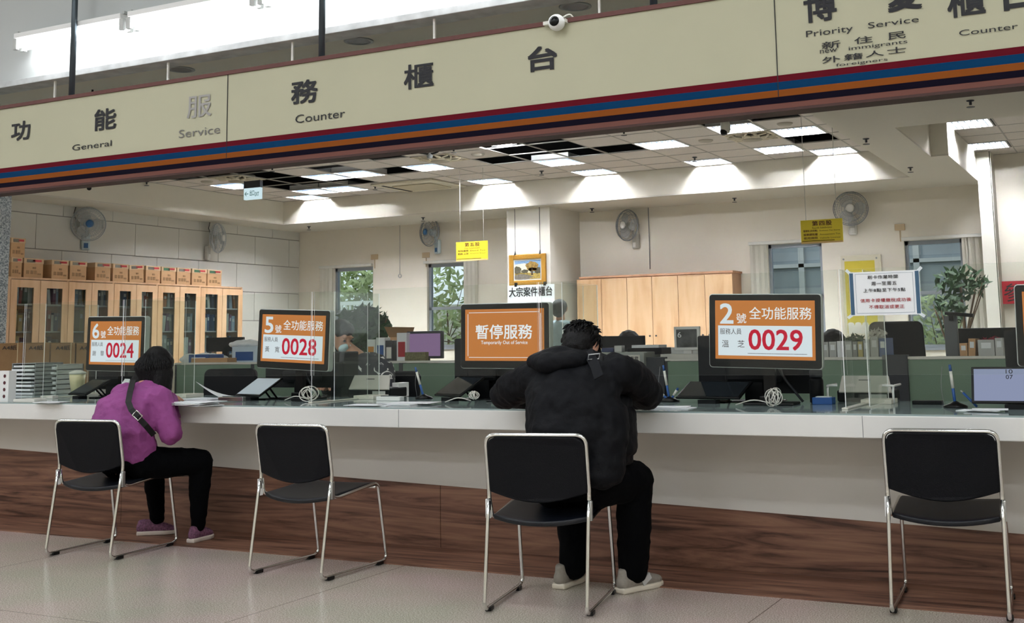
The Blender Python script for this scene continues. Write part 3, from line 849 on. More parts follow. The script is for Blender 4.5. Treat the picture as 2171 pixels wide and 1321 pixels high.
ck = [(9.75, 10.40), (10.46, 11.0), (11.14, 11.48), (11.52, 11.9), (12.08, 12.4), (12.44, 12.78), (12.82, 13.14), (13.18, 13.5), (13.54, 13.86), (13.9, 14.18), (14.22, 14.52), (14.56, 14.86)]
px_edges = [(24, 49), (51, 94), (110, 147), (149, 186), (202, 237), (240, 274), (276, 308), (310, 342), (343, 375), (376, 406), (408, 440), (441, 472)]
names_c = ['far left, under another carton', 'left, wide one beside the stacked pair', 'third from the left with a dark gap before it', 'fourth from the left', 'fifth from the left after the second dark gap',
           'sixth from the left', 'with a tilted open lid in the middle of the row', 'just right of the one with the tilted lid', 'with green lid print, fifth from the right end', 'fourth... ', 'with green lid print, second from the right end', 'with green lid print at the right end']
names_c[9] = 'with red lid print between two green-printed ones'
names_c[8] = 'with green lid print, left one of the three green-printed'
for k, (a, b_) in enumerate(px_edges):
    y0 = at(a, 580 + a * .05, X=XB).y; y1 = at(b_, 580 + b_ * .05, X=XB).y
    carton(y0 + .01, y1 - .01, 2.085, 'brown carton on the bookcases, ' + names_c[k], M_DGREEN if k in (8, 10, 11) else mat('grey_print', '#6F6A60', .7), tilt=(.06 if k == 6 else 0))
y0 = at(24, 530, X=XB).y; y1 = at(52, 530, X=XB).y
carton(y0 + .01, y1 + .02, 2.085 + .256, 'brown carton stacked on another, far left above the bookcases', mat('grey_print', '#6F6A60', .7))

# beech cupboards at the back wall
t = thing('cupboard', 'long row of plain beech cupboards against the back wall, right of the pillar', 'cupboard', (-7.72, 16.4, 0))
bm = B(); box(bm, 0, 2.43, .02, .43, 0, 2.07); obj('carcass', bm, M_BEECHD, t)
bm = B(); box(bm, -.01, 2.45, -.015, .43, 2.07, 2.1); obj('top', bm, M_BEECHD, t)
cupx = [at(px, 580, Y=16.4).x + 7.72 for px in (1222, 1274, 1328, 1381, 1436, 1493, 1552)]
for k in range(6):
    bm = B(); box(bm, cupx[k] + .004, cupx[k + 1] - .004, 0, .02, .9, 2.06); d = obj('door', bm, M_BEECH, t)
    bm = B(); xx = cupx[k + 1] - .05 if k % 2 == 0 else cupx[k] + .05
    lathe(bm, [(.012, 0), (.014, .015), (.001, .02)], (xx, 0, 1.18), 8, Matrix.Rotation(PI / 2, 4, 'X')); obj('knob', bm, M_DGREY, d)
    bm = B(); box(bm, cupx[k] + .004, cupx[k + 1] - .004, 0, .02, .08, .885); obj('door', bm, M_BEECH, t)

# ------------------------------------------------------------------ wall fans
M_FANW = mat('fan_cage', '#AEB4B8', .4, metal=.3)
M_BLADE = glassmat('fan_blade', '#F4F6F8', haze=.25)
def make_fan(rim, hubc, bodyc, lb, name='wall_fan'):
    t = thing(name, lb, 'fan', group='wall fans')
    R = .24
    X = Matrix.Rotation(PI / 2, 4, 'X')   # z -> -y (towards the room)
    bm = B()
    for r_, z_ in ((R, .0), (R, .012), (R * .92, .05), (R * .75, .075), (R * .5, .09), (R * .3, .095), (R * .92, -.04), (R * .7, -.07), (R * .4, -.08)):
        tube(bm, [Vector((r_ * math.cos(a), -z_ - .2, r_ * math.sin(a))) for a in [2 * PI * k / 32 for k in range(32)]], .003 if r_ < R else .006, 5, closed=True)
    for k in range(36):
        a = 2 * PI * k / 36
        tube(bm, [Vector((r_ * math.cos(a), -z_ - .2, r_ * math.sin(a))) for r_, z_ in ((.05, .096), (.12, .09), (.18, .075), (.22, .05), (R, .0), (.22, -.04), (.12, -.075))], .0014, 4)
    obj('cage', bm, rim, t)
    bm = B()
    for k in range(3):
        n = 8; a0 = k * 2 * PI / 3
        vs = []
        for i in range(n + 1):
            r_ = .04 + .17 * i / n
            da = .55 * math.sin(PI * min(1, .25 + i / n * .75)) + .25
            vs.append((Vector((r_ * math.cos(a0 - da), -.2 - .015, r_ * math.sin(a0 - da))), Vector((r_ * math.cos(a0 + da), -.2 + .02, r_ * math.sin(a0 + da)))))
        V = [(bm.verts.new(p), bm.verts.new(q)) for p, q in vs]
        for i in range(n): bm.faces.new((V[i][0], V[i + 1][0], V[i + 1][1], V[i][1]))
    b_ = obj('blades', bm, M_BLADE, t, recalc=False); b_.modifiers.new('solid', 'SOLIDIFY').thickness = .003
    bm = B(); lathe(bm, [(.055, .0), (.055, .012), (.03, .02), (.001, .022)], (0, -.294, 0), 20, X); obj('hub_badge', bm, hubc, t)
    bm = B(); lathe(bm, [(.045, -.11), (.055, -.08), (.055, -.01), (.04, .0)], (0, -.2, 0), 16, X); obj('motor', bm, bodyc, t)
    bm = B(); tube(bm, rounded([(0, -.1, -.02), (0, -.07, -.14), (0, -.04, -.22)], .05), .022, 8); obj('neck', bm, bodyc, t)
    bm = B(); box(bm, -.06, .06, -.07, 0, -.36, -.12); obj('wall_mount', bm, bodyc, t, bevel=.02)
    bm = B(); box(bm, -.03, .03, -.075, -.07, -.33, -.26); obj('control_label', bm, hubc, t)
    return t


MB_ = mat('fan_blue', '#24507A', .4); MW_ = mat('fan_body', '#C9D8DC', .4); MG_ = mat('fan_body_grey', '#B8B6AE', .4); MHW = mat('fan_hub_white', '#E8E6E0', .5)
MRD = mat('fan_rim_dark', '#7C8084', .4, metal=.3)
fans = [(make_fan(M_FANW, MB_, MW_, 'white wall fan with blue hub on the left wall, nearer the column'), (XL + .02, 12.0, 2.9), PI / 2 - .55),
        (make_fan(M_FANW, MHW, MG_, 'pale wall fan turned sideways on the left wall near the back corner'), (XL + .02, 14.45, 2.88), PI / 2 + .35),
        (make_fan(MRD, MB_, MW_, 'wall fan with blue hub left of the fifth-section yellow board'), (-10.55, YB, 2.98), -.35),
        (make_fan(MRD, MHW, MG_, 'grey wall fan tilted over the beech cupboards'), (-6.93, YB, 2.88), -.45),
        (make_fan(MRD, MHW, MG_, 'grey wall fan beside the right yellow hanging board'), (-3.62, YB, 2.91), .12)]
for f_, p_, r_ in fans:
    f_.location = p_; f_.rotation_euler = (0, 0, r_)
for (px, py, lb, X_, Y_) in ((163, 440, 'black cord above the nearer left-wall fan', XL + .03, None), (447, 470, 'black cord above the farther left-wall fan', XL + .03, None)):
    p = at(px, py, X=X_); bm = B(); tube(bm, [(p.x, p.y, 2.95), (p.x, p.y - .05, 3.05), (p.x, p.y - .02, HS)], .006, 5)
    tag(obj('fan_cord', bm, M_DGREY), lb, 'cord', 'fan cords')
for (px, lb) in ((1376, 'cord of the fan over the cupboards'), (847, 'white pull cord with a ring hanging between the two left windows')):
    if px == 847:
        p = at(847, 585, Y=YB - .05); t = thing('pull_cord', lb, 'cord', (p.x, YB - .04, p.z))
        bm = B(); tube(bm, [(0, 0, .03), (0, 0, HS - p.z)], .005, 5); obj('cord', bm, M_GREY, t)
        bm = B(); tube(bm, [(.03 * math.cos(a), 0, .03 * math.sin(a)) for a in [2 * PI * k / 12 for k in range(12)]], .008, 5, closed=True); obj('ring', bm, M_LGREY, t)
    else:
        p = at(1376, 500, Y=YB - .02); bm = B(); tube(bm, [(p.x, YB - .02, 2.2), (p.x, YB - .02, HS)], .007, 5); tag(obj('fan_cord', bm, M_GREY), lb, 'cord', 'fan cords')
for k, (px, py, lb) in enumerate(((795, 545, 'small beige socket box above the left window'), (904, 541, 'small beige socket box above the second window'), (1908, 482, 'small beige socket box above the right window'))):
    p = at(px, py, Y=YB); bm = B(); box(bm, p.x - .07, p.x + .07, YB - .03, YB, p.z - .045, p.z + .045); box(bm, p.x - .01, p.x + .01, YB - .012, YB, p.z - .2, p.z - .045)
    tag(obj('socket_box', bm, mat('beige_box', '#B7A384', .6), bevel=.006), lb, 'socket', 'socket boxes above the windows')

# ------------------------------------------------------------------ hanging yellow boards
def yellow(px0, py0, px1, py1, Y, title, en, rows, lb):
    a = at(px0, py0, Y=Y); c = at(px1, py1, Y=Y); w_ = c.x - a.x; h_ = a.z - c.z
    t = thing('hanging_board', lb, 'sign', (a.x, Y, c.z), group='yellow section boards')
    bm = B(); box(bm, 0, w_, 0, .008, 0, h_); obj('board', bm, M_YEL, t)
    Lt = Letters(); BR = mat('brown_ink', '#5B2A1A', .6)
    Lt.add(title, w_ * .28, w_ * .75, h_ * .74, h_ * .95, BR, -.003, .03, 1.2); Lt.add(en, w_ * .28, w_ * .75, h_ * .62, h_ * .69, BR, -.003)
    for i, (z_, e_) in enumerate(rows):
        zz = h_ * (.48 - i * .15); Lt.add(z_, w_ * .06, w_ * .4, zz, zz + h_ * .1, BR, -.003, .02); Lt.add(e_, w_ * .45, w_ * .94, zz + h_ * .01, zz + h_ * .07, BR, -.003)
    Lt.quad(0.01, w_ * .8, h_ * .1, h_ * .125, BR, -.003); Lt.quad(0, w_, 0, h_ * .07, mat('pale_orange', '#EBC98A', .6), -.003)
    Lt.build('lettering', t)
    for f_ in (.13, .87):
        bm = B(); tube(bm, [(w_ * f_, .004, h_), (w_ * f_, .004, HS - c.z + (HC - HS if Y < 15 else 0))], .004, 5); obj('string', bm, M_OFFW, t)


yellow(967, 514, 1034, 551, 14.0, '第五股', 'Fifth Subdivision', (('契稅查核', 'Deed Tax'), ('罰款 上架', 'Amusement, Banquet')), 'yellow board of the fifth section hanging left of the pillar')
yellow(1697, 468, 1788, 513, 12.0, '第四股', 'Fourth Subdivision', (('發票稅 (印花稅)', 'Business Tax Stamp'), ('娛樂課稅檔', 'Amusement Tax'), ('使用牌照', 'Vehicle License')), 'yellow board of the fourth section hanging in front of the right fan')

# painting on two wires, sign under it
a = at(1078, 536, Y=15.74); c = at(1157, 603, Y=15.74); w_ = c.x - a.x; h_ = .47
zc = c.z + .0
t = thing('framed_painting', 'gold framed landscape painting hanging on the pillar', 'painting', (a.x, 15.76, zc))
bm = B(); f_ = .075
for (x0, x1, z0, z1) in ((0, f_, 0, h_), (w_ - f_, w_, 0, h_), (f_, w_ - f_, 0, f_), (f_, w_ - f_, h_ - f_, h_)): box(bm, x0, x1, -.02, .025, z0, z1)
obj('frame', bm, mat('gilt', '#B8893A', .35, metal=.6, bump=.5, bscale=90), t, bevel=.01)
bm = B(); box(bm, f_, w_ - f_, 0, .02, f_, h_ - f_); cv = obj('canvas_mat', bm, M_OFFW, t)
bm = B(); x0, x1, z0, z1 = f_ + .02, w_ - f_ - .02, f_ + .02, h_ - f_ - .02
cols = [mat('paint_%d' % i, c_, .6, noise=n_, nscale=40) for i, (c_, n_) in enumerate((('#7C9CC0', .2), ('#E8DEC0', .1), ('#4A4636', .4), ('#8A6E38', .5), ('#6B655C', .3), ('#A08A48', .4), ('#3C2E20', .2)))]
def pp(pts, mi, y_): bm.faces.new([bm.verts.new((x0 + u * (x1 - x0), y_, z0 + v * (z1 - z0))) for u, v in pts]).material_index = mi
pp([(0, 0), (1, 0), (1, 1), (0, 1)], 0, -.002)
pp([(0, .3), (.6, .3), (.7, .7), (.4, .85), (0, .8)], 1, -.003)
pp([(0, 0), (1, 0), (1, .3), (.5, .34), (0, .36)], 5, -.004)
pp([(0, .0), (.55, .0), (.75, .12), (.4, .26), (.2, .28), (0, .2)], 4, -.005)
for (cx_, cz_, rx, rz_, mi) in ((.1, .5, .16, .2, 2), (.68, .68, .24, .26, 3), (.9, .45, .14, .18, 2), (.4, .42, .14, .1, 2), (.7, .5, .16, .12, 3)):
    pp([(max(0, min(1, cx_ + rx * math.cos(a_) * (1 + .12 * math.sin(5 * a_)))), max(0, min(1, cz_ + rz_ * math.sin(a_) * (1 + .1 * math.cos(7 * a_))))) for a_ in [2 * PI * k / 24 for k in range(24)]], mi, -.0055 - mi * .0004)
pp([(.64, .2), (.72, .2), (.7, .6), (.67, .6)], 6, -.0068)
obj('picture', bm, cols, cv, recalc=False)
for f2 in (.17, .85):
    bm = B(); tube(bm, [(w_ * f2, .0, h_), (w_ * f2, .0, HS - zc)], .004, 5); tube(bm, [(w_ * f2, -.01, h_ - .01), (w_ * f2, 0, h_ + .06)], [.016, .005], 6); obj('hanging_wire', bm, M_DGREY, t)
a = at(1076, 606, Y=15.7); c = at(1176, 652, Y=15.7)
t = thing('counter_sign', 'white paper sign with bold Chinese lettering hung under the painting', 'sign', (a.x, 15.7, c.z)); w_ = c.x - a.x; h_ = a.z - c.z
bm = B(); box(bm, 0, w_, 0, .01, -.12, h_); obj('board', bm, M_PAPER, t)
Lt = Letters(); Lt.add('大宗案件櫃台', w_ * .03, w_ * .96, h_ * .5, h_ * .92, M_INK, -.003, .035); Lt.build('lettering', t)
bm = B()
for f2 in (.18, .8): box(bm, w_ * f2 - .02, w_ * f2 + .02, -.008, .02, h_ - .02, h_ + .04)
obj('clips', bm, M_BLACK, t)

# poster behind acrylic frame + red banner
t = thing('wall_poster', 'yellow poster in a clear frame on the back wall between the right windows', 'poster', (-3.81, YB - .03, 1.1))
bm = B(); box(bm, 0, .56, 0, .01, 0, 1.16); obj('backing', bm, mat('poster_back', '#D8D0B8', .5), t)
bm = B(); box(bm, .05, .47, -.003, 0, .06, 1.08); obj('sheet', bm, mat('poster_olive', '#C9B63A', .6), t)
bm = B(); box(bm, .06, .46, -.005, -.003, .06, .18)
for k in range(3):
    q = [(.1 + k * .1 + .045 * math.cos(a_), .19 + .03 * math.sin(a_)) for a_ in [2 * PI * j / 14 for j in range(14)]]; prism(bm, q, -.006, -.005, 'y')
obj('cloud_print', bm, M_OFFW, t)
bm = B()
for x_ in (.04, .5):
    lathe(bm, [(.012, 0), (.012, .015)], (x_, -.002, 1.11), 10, Matrix.Rotation(PI / 2, 4, 'X'))
obj('frame_screws', bm, M_GREY, t)
p = at(2118, 645, Y=16.8)
t = thing('wall_banner', 'red banner with black brush writing on the far right wall', 'banner', (p.x, 16.78, p.z))
bm = B(); box(bm, 0, .75, 0, .01, 0, .3); obj('cloth', bm, mat('banner_red', '#B0182C', .7), t)
Lt = Letters(); Lt.add('參', .07, .33, .03, .27, M_INK, -.003, .0); Lt.build('lettering', t)

# granite column, far left
bm = B(); box(bm, -10.9, -10.06, 7.2, 8.0, 0, HS); struct('wall_granite_column', bm, M_GRAN, bevel=.02)

# ------------------------------------------------------------------ service counter
YF = 5.32; ZT = .7985
ct = thing('service_counter', 'long white service counter with walnut base running across the hall', 'counter', (0, YF, 0))
bm = B(); box(bm, -11, 2.5, 0, 1.15, ZT - .098, ZT); obj('worktop', bm, M_LAM, ct, bevel=.004)
for px, py in ((845, 885), (1829, 905)):
    bm = B(); x_ = at(px, py, Y=YF).x; box(bm, x_ - .0015, x_ + .0015, -.0015, 0, ZT - .096, ZT - .002); obj('seam', bm, M_GREY, ct)
YW = 5.775 - YF
bm = B()
zA = at(0, 951, Y=5.77); zC = at(2171, 1133, Y=5.77); sl = (zC.z - zA.z) / (zC.x - zA.x)
def zw(x): return zA.z + (x - zA.x) * sl
prism(bm, [(-11, zw(-11)), (2.5, zw(2.5)), (2.5, ZT - .098), (-11, ZT - .098)], YW, YW + .03, 'y'); obj('upper_panel', bm, M_LAM2, ct)
bm = B(); xs_ = [-11, at(246, 1111, Z=0.006).x, at(928, 1163, Z=.006).x, 0.0, 2.5]
for a, b_ in zip(xs_, xs_[1:]):
    bm = B(); prism(bm, [(a + .002, 0.006), (b_ - .002, 0.006), (b_ - .002, zw(b_)), (a + .002, zw(a))], YW + .004, YW + .03, 'y')
    o = obj('walnut_panel', bm, M_WOOD, ct)
bm = B(); box(bm, -11, 2.5, 5.28 - YF, YW + .05, 0, .006)
obj('floor_board', bm, M_WOOD, ct)
bm = B(); box(bm, -11, 2.5, 1.05, 1.09, 0, ZT - .1); obj('inner_panel', bm, M_LAM2, ct)
bm = B(); box(bm, -11, 2.5, .005, 1.05, ZT, ZT + .008); gt = obj('glass_top', bm, M_DESKGL, ct)
ZC = ZT + .008

# ------------------------------------------------------------------ acrylic screens
YA = 5.605; z0_, z1_ = .966, 1.46
fx = [at(50, 740, Y=YA).x, at(261, 740, Y=YA).x, at(662, 740, Y=YA).x, at(1145, 740, Y=YA).x, at(1788, 740, Y=YA).x, .25]
SN = ('around station six at the far left', 'in front of station six and the woman', 'in front of station five', 'in front of the paused station and the man', 'with the taped notice on the right')
SN = ('at the far left end', 'in front of the woman in purple', 'between the empty chair and display five', 'over the man in black', 'with the taped notice on the right')
bxs = []
for k in range(5):
    xa, xb = fx[k], fx[k + 1]
    t = thing('acrylic_screen', 'clear acrylic screen on the counter ' + SN[k], 'screen', (xa, YA, ZC), group='acrylic screens on the counter')
    def sheet(name, x0, x1, y0, y1, z0, z1):
        bm = B(); v = box(bm, x0, x1, y0, y1, z0, z1)
        bm.normal_update()
        ax = min(range(3), key=lambda i: (x1 - x0, y1 - y0, z1 - z0)[i])
        for f in bm.faces:
            n = f.normal; f.material_index = 0 if abs(n[ax]) > .9 else 1
        return obj(name, bm, [M_ACR, M_EDGE], t)
    L_ = xb - xa
    sheet('front_sheet', .012, L_ - .012, 0, .004, z0_ - ZC, z1_ - ZC)
    sheet('side_fin', -.004, .0, -.0, .56, .008, z1_ - ZC)
    sheet('side_fin', .085, .089, .1, .56, .008, z1_ - ZC)
    sheet('rear_strip', 0.0, .085, .556, .56, .008, z1_ - ZC)
    bm = B(); box(bm, -.02, .01, -.01, .58, 0, .008); box(bm, -.03, .12, .45, .62, .0, .022); obj('base_foot', bm, mat('acrylic_foot', '#D8D4C6', .4), t, bevel=.002)
# paper notice taped on the right screen
a = at(1804, 670, Y=YA - .006); c = at(1948, 572, Y=YA - .006); w_ = c.x - a.x; h_ = c.z - a.z
t = thing('paper_notice', 'laminated white notice with blue side borders taped on the right acrylic screen', 'notice', (a.x, YA - .004, a.z))
bm = B(); box(bm, 0, w_, -.001, 0, 0, h_); obj('sheet', bm, M_PAPER, t)
bm = B(); box(bm, 0.002, w_ * .06, -.002, -.001, .004, h_ - .004); box(bm, w_ * .94, w_ - .002, -.002, -.001, .004, h_ - .004)
for (x0, x1, z0, z1) in ((w_ * .09, w_ * .91, h_ * .05, h_ * .055), (w_ * .09, w_ * .91, h_ * .95, h_ * .955), (w_ * .09, w_ * .093, h_ * .05, h_ * .95), (w_ * .907, w_ * .91, h_ * .05, h_ * .95)): box(bm, x0, x1, -.002, -.001, z0, z1)
obj('border', bm, mat('notice_blue', '#3E5E78', .6), t)
Lt = Letters()
for s_, x0, x1, zf, m_ in (('刷卡作業時間', .27, .7, .83, M_INK), ('周一至周五', .32, .68, .68, M_INK), ('上午8點至下午5點', .2, .8, .53, M_INK), ('信用卡授權繳稅成功後', .15, .87, .3, M_RED), ('不得取消或更正', .27, .77, .15, M_RED)):
    Lt.add(s_, w_ * x0, w_ * x1, h_ * zf, h_ * (zf + .085), m_, -.003, .012, 1.1)
Lt.build('lettering', t)
bm = B()
for (x_, z_, a_) in ((0, h_, .8), (w_, h_, -.8), (w_ + .0, 0, .6), (0, 0, -.6)):
    cbox(bm, (x_, -.0015, z_), (.035, .0008, .014), 0, Matrix.Rotation(a_, 4, 'Y'))
obj('tape', bm, mat('tape', '#DDE6EA', .3), t)

# ------------------------------------------------------------------ customer displays
M_OR = emat('screen_orange', '#C07840', L_SCREEN); M_OR2 = emat('screen_light', '#D8E2EA', L_SCREEN); M_SW = emat('screen_white', '#E8EDF2', L_SCREEN)
M_SRED = emat('screen_red', '#BE2038', L_SCREEN); M_SDK = emat('screen_dark', '#3A2A28', L_SCREEN)
def display(px, py, Y, w_, h_, num, who, n4, lb, rz=0, roll=.0, tilt=0.0):
    """px,py: photo position of the screen centre"""
    p = at(px, py, Y=Y)
    t = thing('queue_display', lb, 'display', (p.x, Y + .12, ZC), rz=rz, group='queue number displays on the counter')
    zc_ = p.z - ZC
    R_ = Matrix.Translation((0, -.12, zc_)) @ Matrix.Rotation(roll, 4, 'Y') @ Matrix.Rotation(tilt, 4, 'X')
    def fin(o): o.matrix_local = R_; return o
    a, b_ = w_ / 2, h_ / 2
    bm = B(); prism(bm, rrect(-a, a, -b_, b_, .018), .0, .045, 'y'); fin(obj('shell', bm, M_SILVER, t, bevel=.004))
    bm = B(); prism(bm, rrect(-a + .004, a - .004, -b_ + .004, b_ - .004, .016), -.003, .0, 'y'); fin(obj('bezel', bm, M_BLACK, t))
    sx, szt, szb = a - .034, b_ - .034, -b_ + .045
    bm = B(); box(bm, -sx, sx, -.0045, -.003, szb, szt); s_ = fin(obj('screen_panel', bm, M_OR, t))
    Lt = Letters(); W = 2 * sx; H_ = szt - szb
    def T(s, u0, u1, v0, v1, m, bold=0, y=-.0075): Lt.add(s, -sx + u0 * W, -sx + u1 * W, szb + v0 * H_, szb + v1 * H_, m, y, bold)
    def Q(u0, u1, v0, v1, m, y=-.006): Lt.quad(-sx + u0 * W, -sx + u1 * W, szb + v0 * H_, szb + v1 * H_, m, y)
    if num:
        Q(.03, .97, .06, .57, M_OR2)
        T(num, .05, .19, .6, .95, M_OR2, .04); T('號', .22, .32, .61, .78, M_SW, .01); T('全功能服務', .35, .97, .68, .89, M_SW, .01)
        T('服務人員', .05, .27, .42, .52, M_SDK, .0); T(who[0], .07, .14, .2, .32, M_SDK); T(who[1], .23, .3, .2, .32, M_SDK)
        T(n4, .34, .88, .16, .51, M_SRED, .035); Q(.33, .92, .095, .105, M_SDK)
    else:
        for (u0, u1, v0, v1) in ((.05, .95, .93, .94), (.05, .95, .06, .07), (.035, .042, .09, .91), (.958, .965, .09, .91)): Q(u0, u1, v0, v1, M_SW)
        T('暫停服務', .14, .86, .42, .7, M_SW, .025); T('Temporarily Out of Service', .21, .8, .3, .39, M_SW, .01)
    o = Lt.build('lettering', s_)
    bm = B(); box(bm, -.03, .03, -.06, -.03, .04, zc_ - .05); cbox(bm, (0, -.045, zc_ - .04), (.1, .04, .1)); obj('stand_post', bm, M_BLACK, t)
    bm = B(); box(bm, -.13, .13, -.12, .06, 0, .012); box(bm, -.05, .05, -.08, .0, .012, .045); obj('stand_foot', bm, M_BLACK, t, bevel=.006)
    return t


display(245, 729, 5.9, 0.561, 0.376, '6', '謝黎', '0024', 'queue display showing 6 and 0024 at the left, behind the woman', rz=-.02, roll=.02)
display(623, 720, 5.9, 0.592, 0.376, '5', '黃寬', '0028', 'queue display showing 5 and 0028 above the empty chair', rz=-.05, roll=.045)
display(1070, 712, 5.9, 0.587, 0.373, None, None, None, 'queue display reading Temporarily Out of Service behind the man', rz=-.02, roll=.01)
display(1618, 702, 5.84, .577, .376, '2', '溫芝', '0029', 'queue display showing 2 and 0029 on the right', rz=.06, roll=.03)
display(2296, 690, 5.84, .577, .376, '1', '林文', '0030', 'queue display cut off by the right edge of the photo', rz=.06, roll=.02)

def cable_coil(px, py, lb, r=.06):
    p = at(px, py, Z=ZC + .05); t = B(); random.seed(int(px))
    for k in range(6):
        a0 = random.uniform(0, PI); rr_ = r * random.uniform(.5, 1.0)
        pts = []
        for i in range(18):
            a = 2 * PI * i / 18
            v = Vector((rr_ * math.cos(a), rr_ * .35 * math.sin(a + k), rr_ * .75 * math.sin(a)))
            pts.append(Matrix.Rotation(a0, 3, 'Z') @ v + Vector((0, 0, .05)))
        tube(t, pts, .0028, 5, closed=True)
    tube(t, rounded([(-.02, 0, .02), (-.1, 0, .04), (-.2, .02, .01)], .04), .003, 5)
    o = obj('cable_coil', t, M_OFFW, None, loc=(p.x, p.y, ZC)); tag(o, lb, 'cable', 'coiled white cables on the counter')


cable_coil(655, 835, 'coiled white cable below display five')
cable_coil(1640, 842, 'coiled white cable below display two')
cable_coil(1005, 838, 'coiled white cable beside the black pad by the man', .03)
for (px, Y, zt_, lb) in ((1645, 6.0, .98, 'blue and grey cable hanging under display two'), (640, 6.02, .98, 'blue and grey cable hanging under display five')):
    p = at(px, 790, Y=Y); bm = B(); tube(bm, rounded([(p.x, Y, 1.05), (p.x + .03, Y, .95), (p.x + .13, Y + .02, ZC + .01)], .05), .007, 6); tag(obj('display_cable', bm, M_DGREY), lb, 'cable', 'display cables')

# ------------------------------------------------------------------ staff-side monitors seen from behind
def staff_monitor(px0, px1, pyt, Y, lb, h=.36, rz=0, m=M_BLACKM):
    a = at(px0, pyt, Y=Y); c = at(px1, pyt, Y=Y); w_ = c.x - a.x
    t = thing('staff_monitor', lb, 'monitor', ((a.x + c.x) / 2, Y, ZT), rz=rz, group='staff monitors seen from behind')
    zt_ = a.z - ZT
    bm = B(); prism(bm, rrect(-w_ / 2, w_ / 2, max(.05, zt_ - h), zt_, .012), 0, .03, 'y'); obj('rear_shell', bm, m, t, bevel=.004)
    bm = B(); cbox(bm, (0, -.02, zt_ - h * .55), (w_ * .5, .045, h * .5)); obj('rear_bulge', bm, m, t, bevel=.02)
    bm = B(); box(bm, -w_ / 2 + .012, w_ / 2 - .012, .03, .032, max(.06, zt_ - h + .012), zt_ - .012); obj('screen_panel', bm, M_DGREY, t)
    bm = B(); box(bm, -.05, .05, -.035, -.005, .01, zt_ - h * .5); box(bm, -.14, .14, -.1, .12, 0, .012); obj('stand', bm, m, t, bevel=.005)
    return t


staff_monitor(1478, 1722, 712, 6.22, 'large black monitor back behind display two', .32)
staff_monitor(963, 1090, 718, 6.22, 'black monitor back behind the paused display', .32)
staff_monitor(563, 728, 770, 6.2, 'wide black monitor back low behind display five', .16)
staff_monitor(188, 300, 784, 6.26, 'black monitor back low behind display six', .15)
staff_monitor(2127, 2300, 700, 6.22, 'black monitor back at the right edge behind the lit tablet', .34)
t = thing('computer_tower', 'tall dark computer case beside the staff person at station five', 'computer', tuple(at(713, 850, Y=6.3))[:2] + (ZT,))
bm = B(); box(bm, -.05, .035, 0, .2, 0, .3); obj('case', bm, M_BLACKM, t, bevel=.01); bm = B(); box(bm, -.045, .03, -.004, 0, .22, .23); obj('drive_slot', bm, M_GREY, t)

# tablets / signature pads
def pad(px, py, Yc, w_, d_, ang, rz, lb, m=M_BLACK, lit=None, name='signature_pad', cat='tablet'):
    p = at(px, py, Z=ZC)
    t = thing(name, lb, cat, (p.x, p.y, ZC), rz=rz)
    R_ = Matrix.Rotation(ang, 4, 'X')
    bm = B(); box(bm, -w_ / 2, w_ / 2, 0, d_, .0, .012); o = obj('body', bm, m, t, bevel=.004); o.matrix_local = Matrix.Translation((0, 0, .022)) @ R_
    bm = B(); box(bm, -w_ / 2 + .012, w_ / 2 - .012, .012, d_ - .012, .0122, .0135); s_ = obj('screen_panel', bm, lit or mat('pad_glass', '#20262A', .08), t); s_.matrix_local = Matrix.Translation((0, 0, .022)) @ R_
    bm = B(); zt_ = math.sin(ang) * d_ * .7; yt_ = math.cos(ang) * d_ * .7
    tube(bm, [(-.04, yt_, zt_ + .015), (-.04, yt_ + .07, .006)], .006, 6); tube(bm, [(.04, yt_, zt_ + .015), (.04, yt_ + .07, .006)], .006, 6)
    box(bm, -.05, .05, -.012, .05, 0, .02); box(bm, -.05, .05, yt_ - .02, yt_ + .08, 0, .006); tube(bm, [(-.04, yt_ + .07, .006), (.04, yt_ + .07, .006)], .005, 6)
    obj('holder', bm, M_BLACKM, t)
    return t, s_


pad(163, 846, 5.6, .3, .2, .5, -.35, 'black signature pad tilted on a stand, far left before display six')
pad(525, 849, 5.6, .28, .2, .55, -.3, 'signature pad with a shiny pale sheet, left of display five', lit=mat('pale_pad', '#C6D2DA', .2))
pad(948, 850, 5.6, .3, .2, .55, -.5, 'black signature pad tilted on a stand, right of the printer')
pad(1500, 856, 5.6, .36, .22, .35, -.05, 'glossy dark signature pad on a clip stand below display two')
TB = emat('tablet_glow', '#8E97B4', .9)
_, s_ = pad(2156, 868, 5.6, .38, .175, 1.2, .02, 'lit tablet with a grey-blue clock screen at the right edge', lit=TB, name='tablet')
Lt = Letters(); Lt.add('10', -.03, .0, .0, .02, M_INK, 0, .01); Lt.add('07', -.03, .0, -.026, -.006, M_INK, 0, .01)
o = Lt.build('lettering', s_); o.matrix_local = Matrix.Translation((-.01, .14, .0145)) @ Matrix.Rotation(-PI / 2, 4, 'X')

